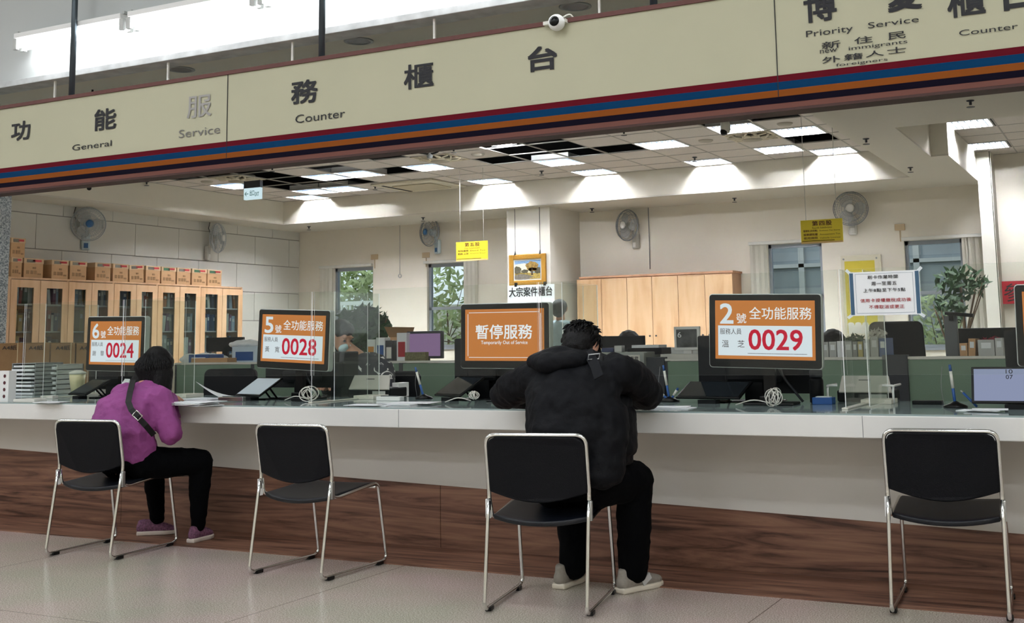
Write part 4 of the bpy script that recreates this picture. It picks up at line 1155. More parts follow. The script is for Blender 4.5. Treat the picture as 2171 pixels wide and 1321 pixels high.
def penstand(px, py, lb, tilt=-.25, both=False):
    p = at(px, py, Z=ZC); t = thing('pen_stand', lb, 'pen stand', (p.x, p.y, ZC), group='counter pens in black holders')
    bm = B(); lathe(bm, [(.055, 0), (.055, .008), (.02, .022), (.008, .03)], n=16); obj('base', bm, M_BLACK, t)
    def pen(a, b_, L):
        R_ = Matrix.Rotation(a, 4, 'Y') @ Matrix.Rotation(b_, 4, 'X')
        bm = B(); lathe(bm, [(.004, .015), (.007, .03), (.007, L * .45)], n=8, M=R_, mi=0); lathe(bm, [(.0072, L * .45), (.0072, L * .85)], n=8, M=R_, mi=1); lathe(bm, [(.007, L * .85), (.006, L)], n=8, M=R_, mi=0)
        obj('pen', bm, [M_BLUE, M_OFFW], t)
    pen(tilt, .1, .2)
    if both: pen(-.8, 0, .1); pen(.6, 0, .09)
    bm = B(); tube(bm, rounded([(-.05, 0, .005), (-.06, -.01, .1), (-.05, 0, .19)], .04), .0012, 4); obj('cord', bm, M_GREY, t)


penstand(899, 846, 'white and blue pen in a black stand, left of the man'); penstand(1420, 852, 'pens in a black stand right of the man', both=True, tilt=-.12)
penstand(2026, 864, 'pen in a square black stand left of the lit tablet', tilt=-.06)
t = thing('ballpoint_pen', 'blue pen lying slanted beside the lit tablet', 'pen', tuple(at(2062, 866, Z=ZC)))
bm = B(); tube(bm, [(.02, 0, .008), (-.04, .02, .07)], .006, 8); obj('barrel', bm, M_BLUE, t); bm = B(); tube(bm, [(-.04, .02, .07), (-.05, .022, .08)], .004, 6); obj('tip', bm, M_STEEL, t)

# printers
def printer(px0, px1, pyt, Y, lb, frame):
    a = at(px0, pyt, Y=Y); c = at(px1, pyt, Y=Y); w_ = c.x - a.x
    t = thing('printer', lb, 'printer', ((a.x + c.x) / 2, Y, ZC))
    h_ = a.z - ZC
    bm = B(); box(bm, -w_ / 2, w_ / 2, 0, .2, 0, h_ * .45); obj('body', bm, M_BLACKM, t, bevel=.01)
    bm = B(); M_ = Matrix.Translation((0, -.01, h_ * .38)) @ Matrix.Rotation(-.5, 4, 'X'); 
    prism(bm, [(-w_ * .46, 0), (w_ * .5, 0), (w_ * .42, h_ * .72), (-w_ * .42, h_ * .72)], 0, .012, 'y', M=M_); tr = obj('paper_tray', bm, mat('printer_beige', '#C4C0B6', .5), t, bevel=.004)
    bm = B(); box(bm, -.03, .03, -.002, .0, h_ * .5, h_ * .53, 0, M_); obj('slot', bm, M_DGREY, tr)
    bm = B(); box(bm, w_ * .1, w_ * .4, -.003, 0, h_ * .08, h_ * .3); obj('front_panel', bm, M_LGREY, t)
    if frame:
        bm = B()
        for s in (-1, 1):
            x_ = s * w_ * .58
            tube(bm, rounded([(x_, -.1, 0), (x_, -.1, h_ * .65), (x_, .1, h_ * .65)], .03), .006, 6)
        for s in (-1, 1): tube(bm, rounded([(s * w_ * .58, -.1, h_ * .6), (s * w_ * .58, -.1, h_ * .66), (s * w_ * .4, -.1, h_ * .66)], .02), .006, 6)
        obj('wire_frame', bm, M_WHITE, t)


printer(737, 826, 796, 6.22, 'small document scanner with pale tray in front of the staff person', False)
printer(1772, 1890, 797, 6.22, 'printer with pale tray inside a white wire frame, right side', True)
# thermos
p = at(1747, 838, Y=6.25)
t = thing('thermos_bottle', 'black thermos bottle between display two and the printer', 'bottle', (p.x, 6.1, ZC))
bm = B(); lathe(bm, [(.03, 0), (.036, .005), (.036, .115), (.028, .13)], n=20); obj('body', bm, M_BLACKM, t)
bm = B(); lathe(bm, [(.031, .13), (.033, .135), (.033, .165), (.02, .172)], n=20); obj('lid', bm, M_DGREY, t)
def sbox(px, py, s, m, name, lb, cat, top=None, rz=0, Z=ZC, group=None):
    p = at(px, py, Z=Z); t = thing(name, lb, cat, (p.x, p.y, Z), rz=rz, group=group)
    bm = B(); box(bm, -s[0] / 2, s[0] / 2, 0, s[1], 0, s[2]); obj('body', bm, m, t, bevel=.003)
    if top is not None: bm = B(); box(bm, -s[0] * .35, s[0] * .35, s[1] * .2, s[1] * .8, s[2], s[2] + .004); obj('top', bm, top, t)
    return t


sbox(1743, 858, (.1, .08, .035), M_BLUE, 'tissue_box', 'small blue and white box beside the thermos', 'box', M_PAPER)
sbox(98, 846, (.12, .05, .022), M_OFFW, 'stamp_tray', 'small white slotted tray left of the black pad', 'tray')
sbox(822, 850, (.17, .05, .025), M_WHITE, 'power_strip', 'white power strip on the counter before the scanner', 'power strip', M_DGREY)
sbox(838, 842, (.05, .12, .09), M_WHITE, 'desk_bracket', 'white angled plastic stand right of the scanner', 'stand')
sbox(630, 851, (.1, .06, .02), M_BLACKM, 'desk_phone_base', 'small dark device under display five', 'device')
sbox(488, 852, (.2, .03, .03), M_CHROME, 'stamp_rack', 'shiny metal stamp rack left of display five', 'rack', M_DGREY)
sbox(50, 853, (.2, .1, .02), M_OFFW, 'desk_pad', 'stack of pale leaflets on the far left of the counter', 'leaflets')
sbox(1965, 858, (.14, .07, .018), M_BLACKM, 'stapler', 'black stapler lying between the printer and the pen stand', 'stapler')

# letter trays and paper on the left
def lettertray(px, py, w_, h_, n, lb, m):
    p = at(px, py, Z=ZC); t = thing('letter_tray', lb, 'letter tray', (p.x, p.y, ZC))
    bm = B(); box(bm, -w_ / 2, -w_ / 2 + .008, 0, .25, 0, h_); box(bm, w_ / 2 - .008, w_ / 2, 0, .25, 0, h_); box(bm, -w_ / 2, w_ / 2, .24, .25, 0, h_)
    for k in range(n + 1): box(bm, -w_ / 2, w_ / 2, 0, .25, k * h_ / n - .003, k * h_ / n + .003)
    obj('frame', bm, m, t)
    for k in range(n):
        bm = B(); hh = random.uniform(.25, .6) * h_ / n; box(bm, -w_ / 2 + .015, w_ / 2 - .02, random.uniform(-.03, .01), .22, k * h_ / n + .004, k * h_ / n + .004 + hh)
        o = obj('paper_stack', bm, M_PAPER, t)


lettertray(48, 838, .26, .235, 8, 'tall grey drawer tray full of paper at the far left', M_GREY)
lettertray(98, 836, .22, .22, 6, 'clear letter tray full of paper beside the grey tray', M_LGREY)
p = at(6, 850, Z=ZC); t = thing('leaflet_box', 'white upright box with dark dots at the far left edge', 'box', (p.x, p.y, ZC))
bm = B(); box(bm, -.09, .05, 0, .06, 0, .2); obj('body', bm, M_WHITE, t); bm = B()
for k in range(4): lathe(bm, [(.012, 0), (.012, .002)], (.01, 0, .03 + k * .045), 10, Matrix.Rotation(PI / 2, 4, 'X'))
obj('dots', bm, mat('maroon', '#4E2028', .6), t)
p = at(140, 838, Z=ZC); t = thing('pitcher', 'pale yellow plastic tub with a lid beside the letter trays', 'tub', (p.x, p.y + .1, ZC))
bm = B(); lathe(bm, [(.04, 0), (.055, .1), (.06, .15)], n=18); obj('tub', bm, mat('pale_yellow', '#DDD0A8', .4), t)
bm = B(); lathe(bm, [(.062, .15), (.062, .165), (.02, .18)], n=18); obj('lid', bm, M_OFFW, t)
p = at(175, 838, Z=ZC); t = thing('clear_cover', 'domed clear plastic cover behind the black pad', 'cover', (p.x, p.y + .15, ZC))
bm = B(); prism(bm, [(-.09 + 0, 0)] + [(-.09 + .18 * (1 - math.cos(a)) / 2 * 1.0, .17 * math.sin(a) ** .7) for a in [PI * k / 10 for k in range(1, 10)]] + [(.09, 0)], 0, .1, 'y'); obj('shell', bm, glassmat('frost', '#E8ECEA', haze=.3), t)

def papers(px, py, n, w_, d_, lb, Z=ZC, seed=1, curl=False):
    random.seed(seed); p = at(px, py, Z=Z); t = thing('paper_pile', lb, 'papers', (p.x, p.y, Z))
    for k in range(n):
        bm = B(); cbox(bm, (random.uniform(-.04, .04), random.uniform(-.03, .03), .002 + k * .004), (w_, d_, .0025), 0, Matrix.Rotation(random.uniform(-.35, .35), 4, 'Z'))
        obj('sheet', bm, M_PAPER, t)
    if curl:
        bm = B(); N = 9
        V = []
        for i in range(N + 1):
            u = i / N; V.append([bm.verts.new((-.1 + .24 * u, .16 * j, .02 + .1 * max(0, 1 - u * 1.1) ** 1.3 * (1 - j * .8))) for j in (0, 1)])
        for i in range(N): bm.faces.new((V[i][0], V[i + 1][0], V[i + 1][1], V[i][1]))
        o = obj('curled_sheet', bm, M_PAPER, t, recalc=False); o.modifiers.new('s', 'SOLIDIFY').thickness = .001
    return t


papers(405, 860, 6, .26, .18, 'loose white forms spread in front of the woman', seed=2)
papers(440, 850, 4, .26, .18, 'stack of forms with a curled sheet right of the woman', seed=3, curl=True)
papers(865, 858, 3, .25, .18, 'few white sheets right of the scanner', seed=4)
papers(790, 860, 2, .21, .15, 'single sheet under the glass edge near the scanner', seed=6)
papers(2080, 872, 3, .15, .1, 'crumpled clear slips in front of the pen stand at the right', seed=8)
papers(110, 854, 2, .2, .12, 'pale blue slip on the counter at the far left', seed=9)
papers(1425, 866, 2, .2, .15, 'white sheet right of the man', seed=10)
p = at(395, 835, Z=ZC); t = thing('desk_calendar', 'white tent calendar behind the right shoulder of the woman', 'calendar', (p.x, 5.95, ZC), rz=-.5)
bm = B(); prism(bm, [(-.06, 0), (.06, 0), (0, .13)], -.1, .1, 'x'); obj('tent', bm, M_PAPER, t)

# cardboard paper boxes stacked behind the trays
for k, (px, lb) in enumerate(((22, 'brown paper carton with dark lettering, far left behind the trays'), (78, 'brown paper carton behind the clear tray, second from the left'), (135, 'brown paper carton, third from the left behind the tub'), (186, 'brown paper carton half hidden by display six'))):
    a = at(px - 27, 728, Y=7.1); c = at(px + 28, 728, Y=7.1)
    t = thing('paper_carton', lb, 'box', ((a.x + c.x) / 2, 7.1, .75), group='brown paper cartons behind the counter')
    w_ = (c.x - a.x) / 2; h_ = a.z - .75
    bm = B(); box(bm, -w_ + .004, w_ - .004, 0, .3, 0, h_); obj('body', bm, M_CARDD, t)
    Lt = Letters(); Lt.add('A4紙', -w_ * .6, w_ * .5, h_ - .06, h_ - .02, M_INK, -.002, .02); Lt.build('print', t)
    bm = B(); box(bm, w_ * .55, w_ * .6, -.002, .3, 0, h_ + .002); obj('strap', bm, mat('strap_cream', '#C9B68E', .6), t)
bm = B(); box(bm, -9.2, -7.3, 7.0, 7.6, .7, .75); box(bm, -9.2, -7.3, 7.05, 7.5, 0, .7); tag(obj('side_table', bm, M_LGREY), 'low grey table holding the brown paper cartons at the far left', 'table')

# ------------------------------------------------------------------ green partitions of the inner desks
def part(x0, x1, Y, zt_, z0, lb, m=M_GREEN, cap=True):
    t = thing('desk_partition', lb, 'partition', ((x0 + x1) / 2, Y, 0), group='desk partitions')
    h = (x1 - x0) / 2
    bm = B(); box(bm, -h + .01, h - .01, 0, .05, z0, zt_ - .02); obj('panel', bm, m, t)
    bm = B(); box(bm, -h, -h + .018, -.004, .054, 0, zt_); box(bm, h - .018, h, -.004, .054, 0, zt_); obj('frame', bm, M_DGREY, t)
    bm = B(); box(bm, -h, h, -.005, .055, zt_ - .016, zt_); obj('top_cap', bm, M_OFFW, t)
    return t


YP = 7.9
def X_(px, py=763, Y=YP): return at(px, py, Y=Y).x
zP = at(1000, 764, Y=YP).z
part(X_(372), X_(536), YP, zP, .3, 'green partition panel right of the woman')
part(X_(536), X_(850), YP, zP, .3, 'green partition panel behind display five and the staff person')
part(X_(850), X_(1270), YP, zP, .3, 'green partition panel between the scanner and the man')
part(X_(1410), X_(1884), YP, zP, .3, 'green partition panel behind display two')
part(X_(1912), X_(2330), YP, zP, .3, 'green partition panel behind the lit tablet')
t = thing('grey_cabinet', 'grey steel cabinet with a name plate behind the man', 'cabinet', (X_(1318), YP - .06, 0))
zc_ = at(1318, 747, Y=YP - .06).z; w_ = (X_(1375) - X_(1268)) / 2
bm = B(); box(bm, -w_, w_, 0, .35, 0, zc_); obj('body', bm, mat('cab_grey', '#9CA19C', .5), t, bevel=.005)
bm = B(); box(bm, w_ * .3 - .11, w_ * .3 + .11, -.008, 0, zc_ - .085, zc_ - .02); o = obj('name_plate', bm, M_OFFW, t)
Lt = Letters(); Lt.add('服務員', w_ * .3 - .1, w_ * .3 - .03, zc_ - .07, zc_ - .035, M_RED, -.01, .01); Lt.add('許惠君', w_ * .3 + .0, w_ * .3 + .1, zc_ - .065, zc_ - .03, M_INK, -.01, .01); Lt.build('lettering', o)
for (px, lb, w2) in ((1390, 'dark post between the grey cabinet and the green panel', .07), (1898, 'dark grey post between two green panels on the right', .08)):
    x_ = X_(px); bm = B(); box(bm, x_ - w2, x_ + w2, YP - .02, YP + .055, 0, zP + .012); tag(obj('partition_post', bm, M_DGREY, bevel=.004), lb, 'post', 'partition posts')
# white desk tops running behind the partitions
for (px0, px1, lb) in ((372, 1270, 'long white desk top behind the left green partitions'), (1412, 2330, 'long white desk top behind the right green partitions')):
    bm = B(); box(bm, X_(px0), X_(px1), YP + .06, YP + .9, zP - .05, zP - .02); box(bm, X_(px0) + .02, X_(px1) - .02, YP + .8, YP + .85, 0, zP - .05)
    tag(obj('inner_desk', bm, M_OFFW, bevel=.004), lb, 'desk', 'inner desks')
ZD = zP - .02
# far desks
for (x0, x1, lb) in ((-12.6, -8.9, 'far white desk along the windows at the left'), (-8.2, -4.6, 'far desk in front of the beech cupboards'), (-4.4, -1.7, 'far desk before the right windows')):
    bm = B(); box(bm, x0, x1, 12.2, 13.0, .86, .9); box(bm, x0, x1, 12.2, 12.24, 0, .86); tag(obj('inner_desk', bm, M_OFFW), lb, 'desk', 'inner desks')

def on_desk(px, py, Y): p = at(px, py, Y=Y); return p.x

def binder(x, y, z, w_, h_, d_, m, lb, lean=0, cat='binder', name='binder'):
    t = thing(name, lb, cat, (x, y, z), group='files standing on the right desk top')
    bm = B(); box(bm, 0, w_, 0, d_, 0, h_); o = obj('body', bm, m, t)
    bm = B(); box(bm, w_ * .2, w_ * .8, -.002, 0, h_ * .55, h_ * .85); obj('spine_label', bm, M_PAPER, t)
    t.rotation_euler = (0, lean, 0)


random.seed(5)
px = 1742
cols_b = [M_LGREY, M_LGREY, M_PAPER, M_LGREY, M_GREY, mat('binder_yellow', '#C9B768', .6), M_LGREY, M_LGREY, M_BLUE, M_LGREY]
for k in range(9):
    wpx = (17, 17, 16, 17, 11, 12, 15, 18, 17)[k]
    a = at(px, 760, Y=YP + .1); c = at(px + wpx - 2, 760, Y=YP + .1)
    binder(a.x, YP + .1, ZD, c.x - a.x, (.12, .12, .125, .12, .12, .12, .13, .15, .14)[k], .25, cols_b[k], 'file standing on the right desk top, ' + ('leftmost', 'second', 'third', 'fourth', 'narrow grey fifth', 'yellow sixth', 'grey seventh', 'wide eighth', 'blue one at the right end')[k] + ' of the row')
    px += wpx
for k, (px0, px1, h, lb) in enumerate(((2036, 2052, .1, 'brown envelope bundle left of the red flowers'), (2053, 2068, .13, 'tall brown document folders beside the envelopes'), (2075, 2110, .12, 'grey files in front of the dark chair'), (2112, 2128, .13, 'pale grey files by the right monitor'))):
    a = at(px0, 760, Y=YP + .1); c = at(px1, 760, Y=YP + .1)
    binder(a.x, YP + .1, ZD, c.x - a.x, h, .2, M_CARD if k < 2 else M_LGREY, lb, .06 if k == 1 else 0)
# monitors / devices deeper inside
def dark_monitor(px0, px1, pyt, pyb, Y, lb, m=M_BLACKM, scr=None, rz=0, zbase=None):
    a = at(px0, pyt, Y=Y); c = at(px1, pyb, Y=Y); w_ = c.x - a.x; h_ = a.z - c.z; zb_ = ZD if zbase is None else zbase
    t = thing('desk_monitor', lb, 'monitor', ((a.x + c.x) / 2, Y, zb_), rz=rz, group='monitors on the inner desks')
    bm = B(); box(bm, -w_ / 2, w_ / 2, 0, .03, c.z - zb_, a.z - zb_); obj('shell', bm, m, t, bevel=.005)
    if scr: bm = B(); box(bm, -w_ / 2 + .02, w_ / 2 - .02, -.003, 0, c.z - zb_ + .02, a.z - zb_ - .02); obj('screen_panel', bm, scr, t)
    bm = B(); box(bm, -.03, .03, .01, .04, 0, max(.03, c.z - zb_ + .05)); box(bm, -.09, .09, -.04, .1, 0, .01); obj('stand', bm, m, t)
    return t


dark_monitor(862, 938, 703, 760, 8.15, 'monitor with a purple desktop screen behind the green partition', M_DGREY, emat('purple_screen', '#8A6F94', .75))
dark_monitor(1274, 1366, 713, 737, 8.5, 'dark monitor back behind the dark-haired head near the cupboards')
dark_monitor(1428, 1484, 693, 742, 8.15, 'white-framed photo display with a grey picture and a 6', M_WHITE, mat('grey_photo', '#4A4C4C', .5, noise=.8, nscale=14))
a = at(1436, 710, Y=8.14); Lt = Letters(); Lt.add('6', a.x, a.x + .03, a.z - .02, a.z + .02, M_PAPER, 8.143, .02); o = Lt.build('photo_digit'); tag(o, 'white 6 printed on the photo display', 'digit')
o.parent = [q for q in D.objects if q.get('label', '').startswith('white-framed photo')][0]; o.matrix_parent_inverse = Matrix.Translation(-Vector(o.parent.location)); del o['label']; del o['category']
t = sbox(1452, 757, (.3, .15, .05), M_OFFW, 'document_stand', 'white stand below the photo display', 'stand', Z=ZD)
t.location = (at(1452, 757, Y=8.1).x, 8.0, ZD)
dark_monitor(2000, 2034, 670, 757, 8.2, 'dark grey computer screen seen edge-on right of the office chair', mat('monitor_grey', '#5A5E60', .4))
dark_monitor(440, 512, 716, 745, 8.6, 'black monitor top in front of the bookcase', rz=.1)
t = thing('desk_lamp', 'black clip lamp on top of the grey screen at the right', 'lamp', tuple(at(2022, 667, Y=8.2)))
bm = B(); tube(bm, [(-.05, -.02, .01), (.13, -.06, -.01)], .012, 8); obj('lamp_bar', bm, M_BLACK, t); bm = B(); box(bm, -.03, .0, -.02, .03, -.04, .0); obj('clip', bm, M_BLACK, t)

# office chairs
def office_chair(px, py, Y, w_, h_, lb, zb=.3, rz=0, head=False, m=M_BLACKM):
    p = at(px, py, Y=Y); t = thing('office_chair', lb, 'chair', (p.x, Y, 0), rz=rz, group='staff office chairs')
    bm = B()
    prism(bm, rrect(-w_ / 2, w_ / 2, p.z - h_, p.z, .05), -.02, .03, 'y', M=Matrix.Translation((0, 0, p.z - h_)) @ Matrix.Rotation(-.12, 4, 'X') @ Matrix.Translation((0, 0, -(p.z - h_))))
    obj('backrest', bm, m, t, bevel=.015)
    bm = B(); box(bm, -w_ * .55, w_ * .55, -.5, -.02, .42, .5); obj('seat', bm, m, t, bevel=.03)
    bm = B(); lathe(bm, [(.03, .06), (.03, .42)], (0, -.25, 0), 10); obj('post', bm, M_STEEL, t)
    bm = B()
    for k in range(5): tube(bm, [(0, -.25, .08), (.26 * math.cos(k * 1.257), -.25 + .26 * math.sin(k * 1.257), .04)], .018, 6)
    obj('base', bm, M_BLACK, t)
    bm = B(); box(bm, -.03, .03, -.0, .03, .44, p.z - h_ * .8); obj('back_post', bm, M_BLACK, t)
    for s in (-1, 1):
        bm = B(); tube(bm, rounded([(s * w_ * .55, -.1, .47), (s * w_ * .62, -.15, .66), (s * w_ * .6, -.4, .66)], .03), .016, 6); obj('armrest', bm, M_BLACK, t)
    if head: bm = B(); prism(bm, rrect(-.13, .13, p.z + .03, p.z + .16, .04), 0, .04, 'y'); obj('headrest', bm, m, t)


office_chair(487, 781, 7.25, .42, .42, 'dark office chair back right of the woman, behind the counter', rz=.5)
office_chair(845, 786, 7.2, .3, .45, 'dark office chair back beside the staff person', rz=.2)
office_chair(1905, 680, 9.4, .42, .6, 'dark mesh office chair with headrest beneath the paper notice', rz=.5)
office_chair(2085, 695, 10.8, .6, .3, 'low dark chair back behind the red flowers', rz=0)

# cartons, pots, clutter on the left desk top
def dbox(px0, px1, pyt, Y, lb, m, name='desk_box', cat='box', d=.12, zb=None, extra=None, top=None):
    a = at(px0, pyt, Y=Y); c = at(px1, pyt, Y=Y); zz = ZD if zb is None else zb
    t = thing(name, lb, cat, ((a.x + c.x) / 2, Y, zz)); w_ = (c.x - a.x) / 2; h_ = a.z - zz
    bm = B(); box(bm, -w_, w_, 0, d, 0, h_); obj('body', bm, m, t, bevel=.003)
    if extra: bm = B(); box(bm, -w_ * .7, w_ * .7, -.002, 0, h_ * .2, h_ * .7); obj('label_print', bm, extra, t)
    if top: bm = B(); box(bm, -w_ * .8, w_ * .8, d * .1, d * .9, h_, h_ + .02); obj('top', bm, top, t)
    return t


dbox(492, 545, 735, 8.1, 'clear blue-tinted plastic box right of the bookcase', mat('ice_blue', '#C6D6E4', .3), extra=M_BLUE, d=.25)
dbox(400, 442, 752, 8.1, 'dark blue folder box on the left desk top', M_BLUE, d=.2, extra=M_PAPER)
dbox(405, 482, 760, 7.98, 'tan file folder lying on the left desk top', M_CARD, d=.2, name='file_folder', cat='folder')
dbox(778, 795, 720, 8.1, 'small white box with orange print near the plant', M_PAPER, extra=mat('orange_ink', '#D08A3A', .6), d=.08)
dbox(797, 816, 716, 8.1, 'tall blue printed pack near the plant', M_PAPER, extra=M_BLUE, d=.08)
dbox(817, 832, 722, 8.1, 'dark striped pack left of the round-faced box', M_DGREY, extra=M_OFFW, d=.08)
dbox(841, 862, 706, 8.1, 'white pack with a round red and black print', M_PAPER, extra=M_RED, d=.08)
dbox(858, 902, 747, 7.97, 'dark carved name block in front of the purple screen', mat('wood_block', '#6E6A48', .6, noise=.4, nscale=60), name='name_block', cat='name block', d=.05)
# open carton with flaps
a = at(825, 700, Y=8.35); c = at(872, 700, Y=8.35)
t = thing('open_carton', 'open brown cardboard box with raised flaps on the left desk', 'box', ((a.x + c.x) / 2, 8.35, ZD)); w_ = (c.x - a.x) / 2; h_ = at(840, 715, Y=8.35).z - ZD
bm = B(); box(bm, -w_, w_, 0, .22, 0, h_); obj('body', bm, M_CARD, t)
bm = B(); prism(bm, [(-w_, h_), (w_, h_), (w_ + .03, h_ + .08), (-w_ - .05, h_ + .09)], 0, .004, 'y'); box(bm, w_, w_ + .004, 0, .22, h_, h_ + .07, 0, Matrix.Rotation(.2, 4, 'Y')); obj('flaps', bm, M_CARDD, t)
# plastic bags of paper (white bundles)
def bag(px, py, Y, r, lb, m=M_PAPER, zb=None, name='plastic_bag', cat='bag'):
    p = at(px, py, Y=Y); bm = B(); zz = ZD if zb is None else zb
    for k in range(5): hull(bm, [(random.uniform(-.6, .6) * r[0], random.uniform(-.4, .4) * r[1], r[2] * .5, r[0] * .5, r[1] * .6, r[2] * .5), (random.uniform(-.5, .5) * r[0], 0, r[2] * random.uniform(.6, 1), r[0] * .25, r[1] * .4, r[2] * .3)])
    o = blob(name, bm, m, None, .015, 3, .02, .05); o.location = (p.x, Y, zz); tag(o, lb, cat)


bag(522, 745, 8.2, (.16, .1, .06), 'white plastic bag heap on top of the clear blue box', zb=at(522, 737, Y=8.2).z)
bag(425, 760, 8.3, (.28, .1, .08), 'low white plastic bags on the left desk top')
bag(462, 750, 8.5, (.14, .1, .08), 'white bag below the bookcase end')
bag(1445, 735, 8.5, (.22, .12, .08), 'pale paper heap in front of the beech cupboards')
bag(1290, 735, 8.4, (.1, .06, .08), 'light blue tissue pack near the dark monitor', mat('tissue_blue', '#A9BFC9', .6), name='tissue_pack', cat='tissues')
dbox(1275, 1300, 738, 8.0, 'navy blue box on the grey cabinet', mat('navy', '#23305A', .5), d=.15, zb=zc_)
dbox(1302, 1318, 733, 8.0, 'small silver tin beside the navy box', M_STEEL, d=.06, zb=zc_)
dbox(1330, 1402, 738, 8.05, 'flat black file tray with white paper on top', M_BLACKM, name='file_tray', cat='tray', d=.2, zb=zc_ - .02, top=M_PAPER)

# plants
leafy('potted_plant', 'dark green bushy plant in front of the left window', 'plant', (at(768, 690, Y=9.3).x, 9.3, 1.28), (.3, .2, .22), 700, .07, M_LEAF)
leafy('potted_plant', 'tall dark ornamental tree in front of the right window', 'plant', (at(2040, 640, Y=14.5).x, 14.5, 1.72), (.3, .2, .2), 170, .07, M_LEAF)
leafy('potted_plant', 'lower branch plant beside the grey screen at the right window', 'plant', (at(2015, 690, Y=14.2).x, 14.2, 1.4), (.2, .15, .2), 110, .06, M_LEAF)
leafy('potted_plant', 'small green plant left of the white flowers on the right desk', 'plant', (at(1812, 725, Y=8.3).x, 8.3, 1.1), (.07, .06, .05), 120, .03, M_LEAF, trunk=False)
leafy('flower_pot', 'small white flowers right of the little green plant', 'flowers', (at(1862, 718, Y=8.4).x, 8.4, 1.14), (.07, .05, .05), 120, .02, M_OFFW, trunk=False)
leafy('flower_bunch', 'dark red flower bunch beside the right monitor', 'flowers', (at(2107, 728, Y=8.2).x, 8.2, at(2107, 728, Y=8.2).z), (.1, .06, .04), 260, .02, mat('crimson', '#8C1E38', .7), trunk=False)

# ------------------------------------------------------------------ stacking chairs
def make_chair():
    t = thing('stacking_chair', 'x', 'chair')
    W_ = .225
    for s in (-1, 1):
        bm = B()
        x_ = s * W_
        # sled: upright top -> down -> splayed leg -> floor runner -> front leg -> seat rail
        pts = [(x_, -.215, .47), (x_, -.235, .36), (x_, -.29, .03), (x_, -.26, .014), (x_, .24, .014), (x_ * .99, .27, .03), (x_ * .97, .2, .405), (x_ * .97, .17, .42), (x_ * .97, -.15, .385), (x_ * .97, -.195, .395), (x_, -.2, .47)]
        tube(bm, rounded(pts, .035), .0085, 10)
        obj('sled_frame', bm, M_CHROME, t)
    bm = B(); tube(bm, rounded([(-W_, -.215, .42), (-W_, -.205, .5), (-W_ * 1.0, -.252, .745), (W_ * 1.0, -.252, .745), (W_, -.205, .5), (W_, -.215, .42)], .045, 6), .0095, 10)
    obj('back_frame', bm, M_CHROME, t)
    # backrest, bottom edge bowed
    bm = B(); n = 16; front = []; back = []
    top = .737; a = W_ - .006
    poly = [(-a, .50), (-a, top - .04), (-a + .012, top - .012), (-a + .04, top), (a - .04, top), (a - .012, top - .012), (a, top - .04), (a, .50)]
    for k in range(1, n): u = k / n; poly.append((a - 2 * a * u, .50 - .045 * math.sin(PI * u)))
    def shear(z): return -.207 - (z - .5) * .19
    A = [bm.verts.new((x, shear(z) - .012 + .014 * (1 - (x / a) ** 2) * -1, z)) for x, z in poly]
    C = [bm.verts.new((x, shear(z) + .012, z)) for x, z in poly]
    bm.faces.new(A); bm.faces.new(C[::-1])
    for k in range(len(poly)): bm.faces.new((A[k], A[(k + 1) % len(poly)], C[(k + 1) % len(poly)], C[k]))
    obj('backrest', bm, M_VINYL, t, bevel=.006)
    # seat: shallow dish, rear edge bowed
    bm = B(); nx, ny = 12, 10; grid = {}
    for i in range(nx + 1):
        for j in range(ny + 1):
            u = -1 + 2 * i / nx; v = j / ny
            yb_ = -.19 - .045 * (1 - u * u); y_ = yb_ + (.215 - yb_) * v
            z_ = .40 + .03 * v - .022 * (1 - u * u) * (1 - v * .8) - (.02 * max(0, (v - .85) / .15) ** 2)
            grid[i, j] = bm.verts.new((u * (W_ - .014), y_, z_))
    for i in range(nx):
        for j in range(ny): bm.faces.new((grid[i, j], grid[i + 1, j], grid[i + 1, j + 1], grid[i, j + 1])).smooth = True
    o = obj('seat', bm, M_SEAT, t, recalc=False); md = o.modifiers.new('s', 'SOLIDIFY'); md.thickness = .022; md.offset = -1
    bv = o.modifiers.new('b', 'BEVEL'); bv.width = .006; bv.segments = 2
    bm = B(); tube(bm, [(-W_, .17, .40), (W_, .17, .40)], .007, 8); obj('seat_crossbar', bm, M_CHROME, t)
    for s in (-1, 1):
        for y_ in (-.22, .2):
            bm = B(); box(bm, s * W_ - .014, s * W_ + .014, y_ - .025, y_ + .025, 0, .018); obj('glide', bm, M_BLACK, t, bevel=.004)
    for s in (-1, 1):
        bm = B(); box(bm, s * W_ - (.014 if s < 0 else .006), s * W_ + (.008 if s < 0 else .014), -.222, -.2, .385, .468); o = obj('joint_sleeve', bm, M_WHITE if s < 0 else M_STEEL, t, bevel=.003)
        o['label'] = 'white printed sleeve' if s < 0 else 'steel sleeve'
        o.matrix_local = Matrix.Translation((0, 0, 0))
    return t


ch = make_chair()
def seat_place(o, c, rz, lb):
    o.location = (c[0], c[1], 0); o.rotation_euler = (0, 0, rz); o['label'] = lb; o['group'] = 'black stacking chairs at the counter'


seat_place(ch, (-3.895, 5.05), 0.0, 'empty black chair with chrome sled frame below display five')
c1 = dup(ch); seat_place(c1, (-5.36, 5.04), .1, 'black chair with chrome frame carrying the woman in purple')
c3 = dup(ch); seat_place(c3, (-2.44, 4.83), .2, 'black chair with chrome frame carrying the man in black')
c4 = dup(ch); seat_place(c4, (-.82, 5.41), .08, 'empty black chair with chrome frame at the right edge of the photo'); c4.location.z = .006

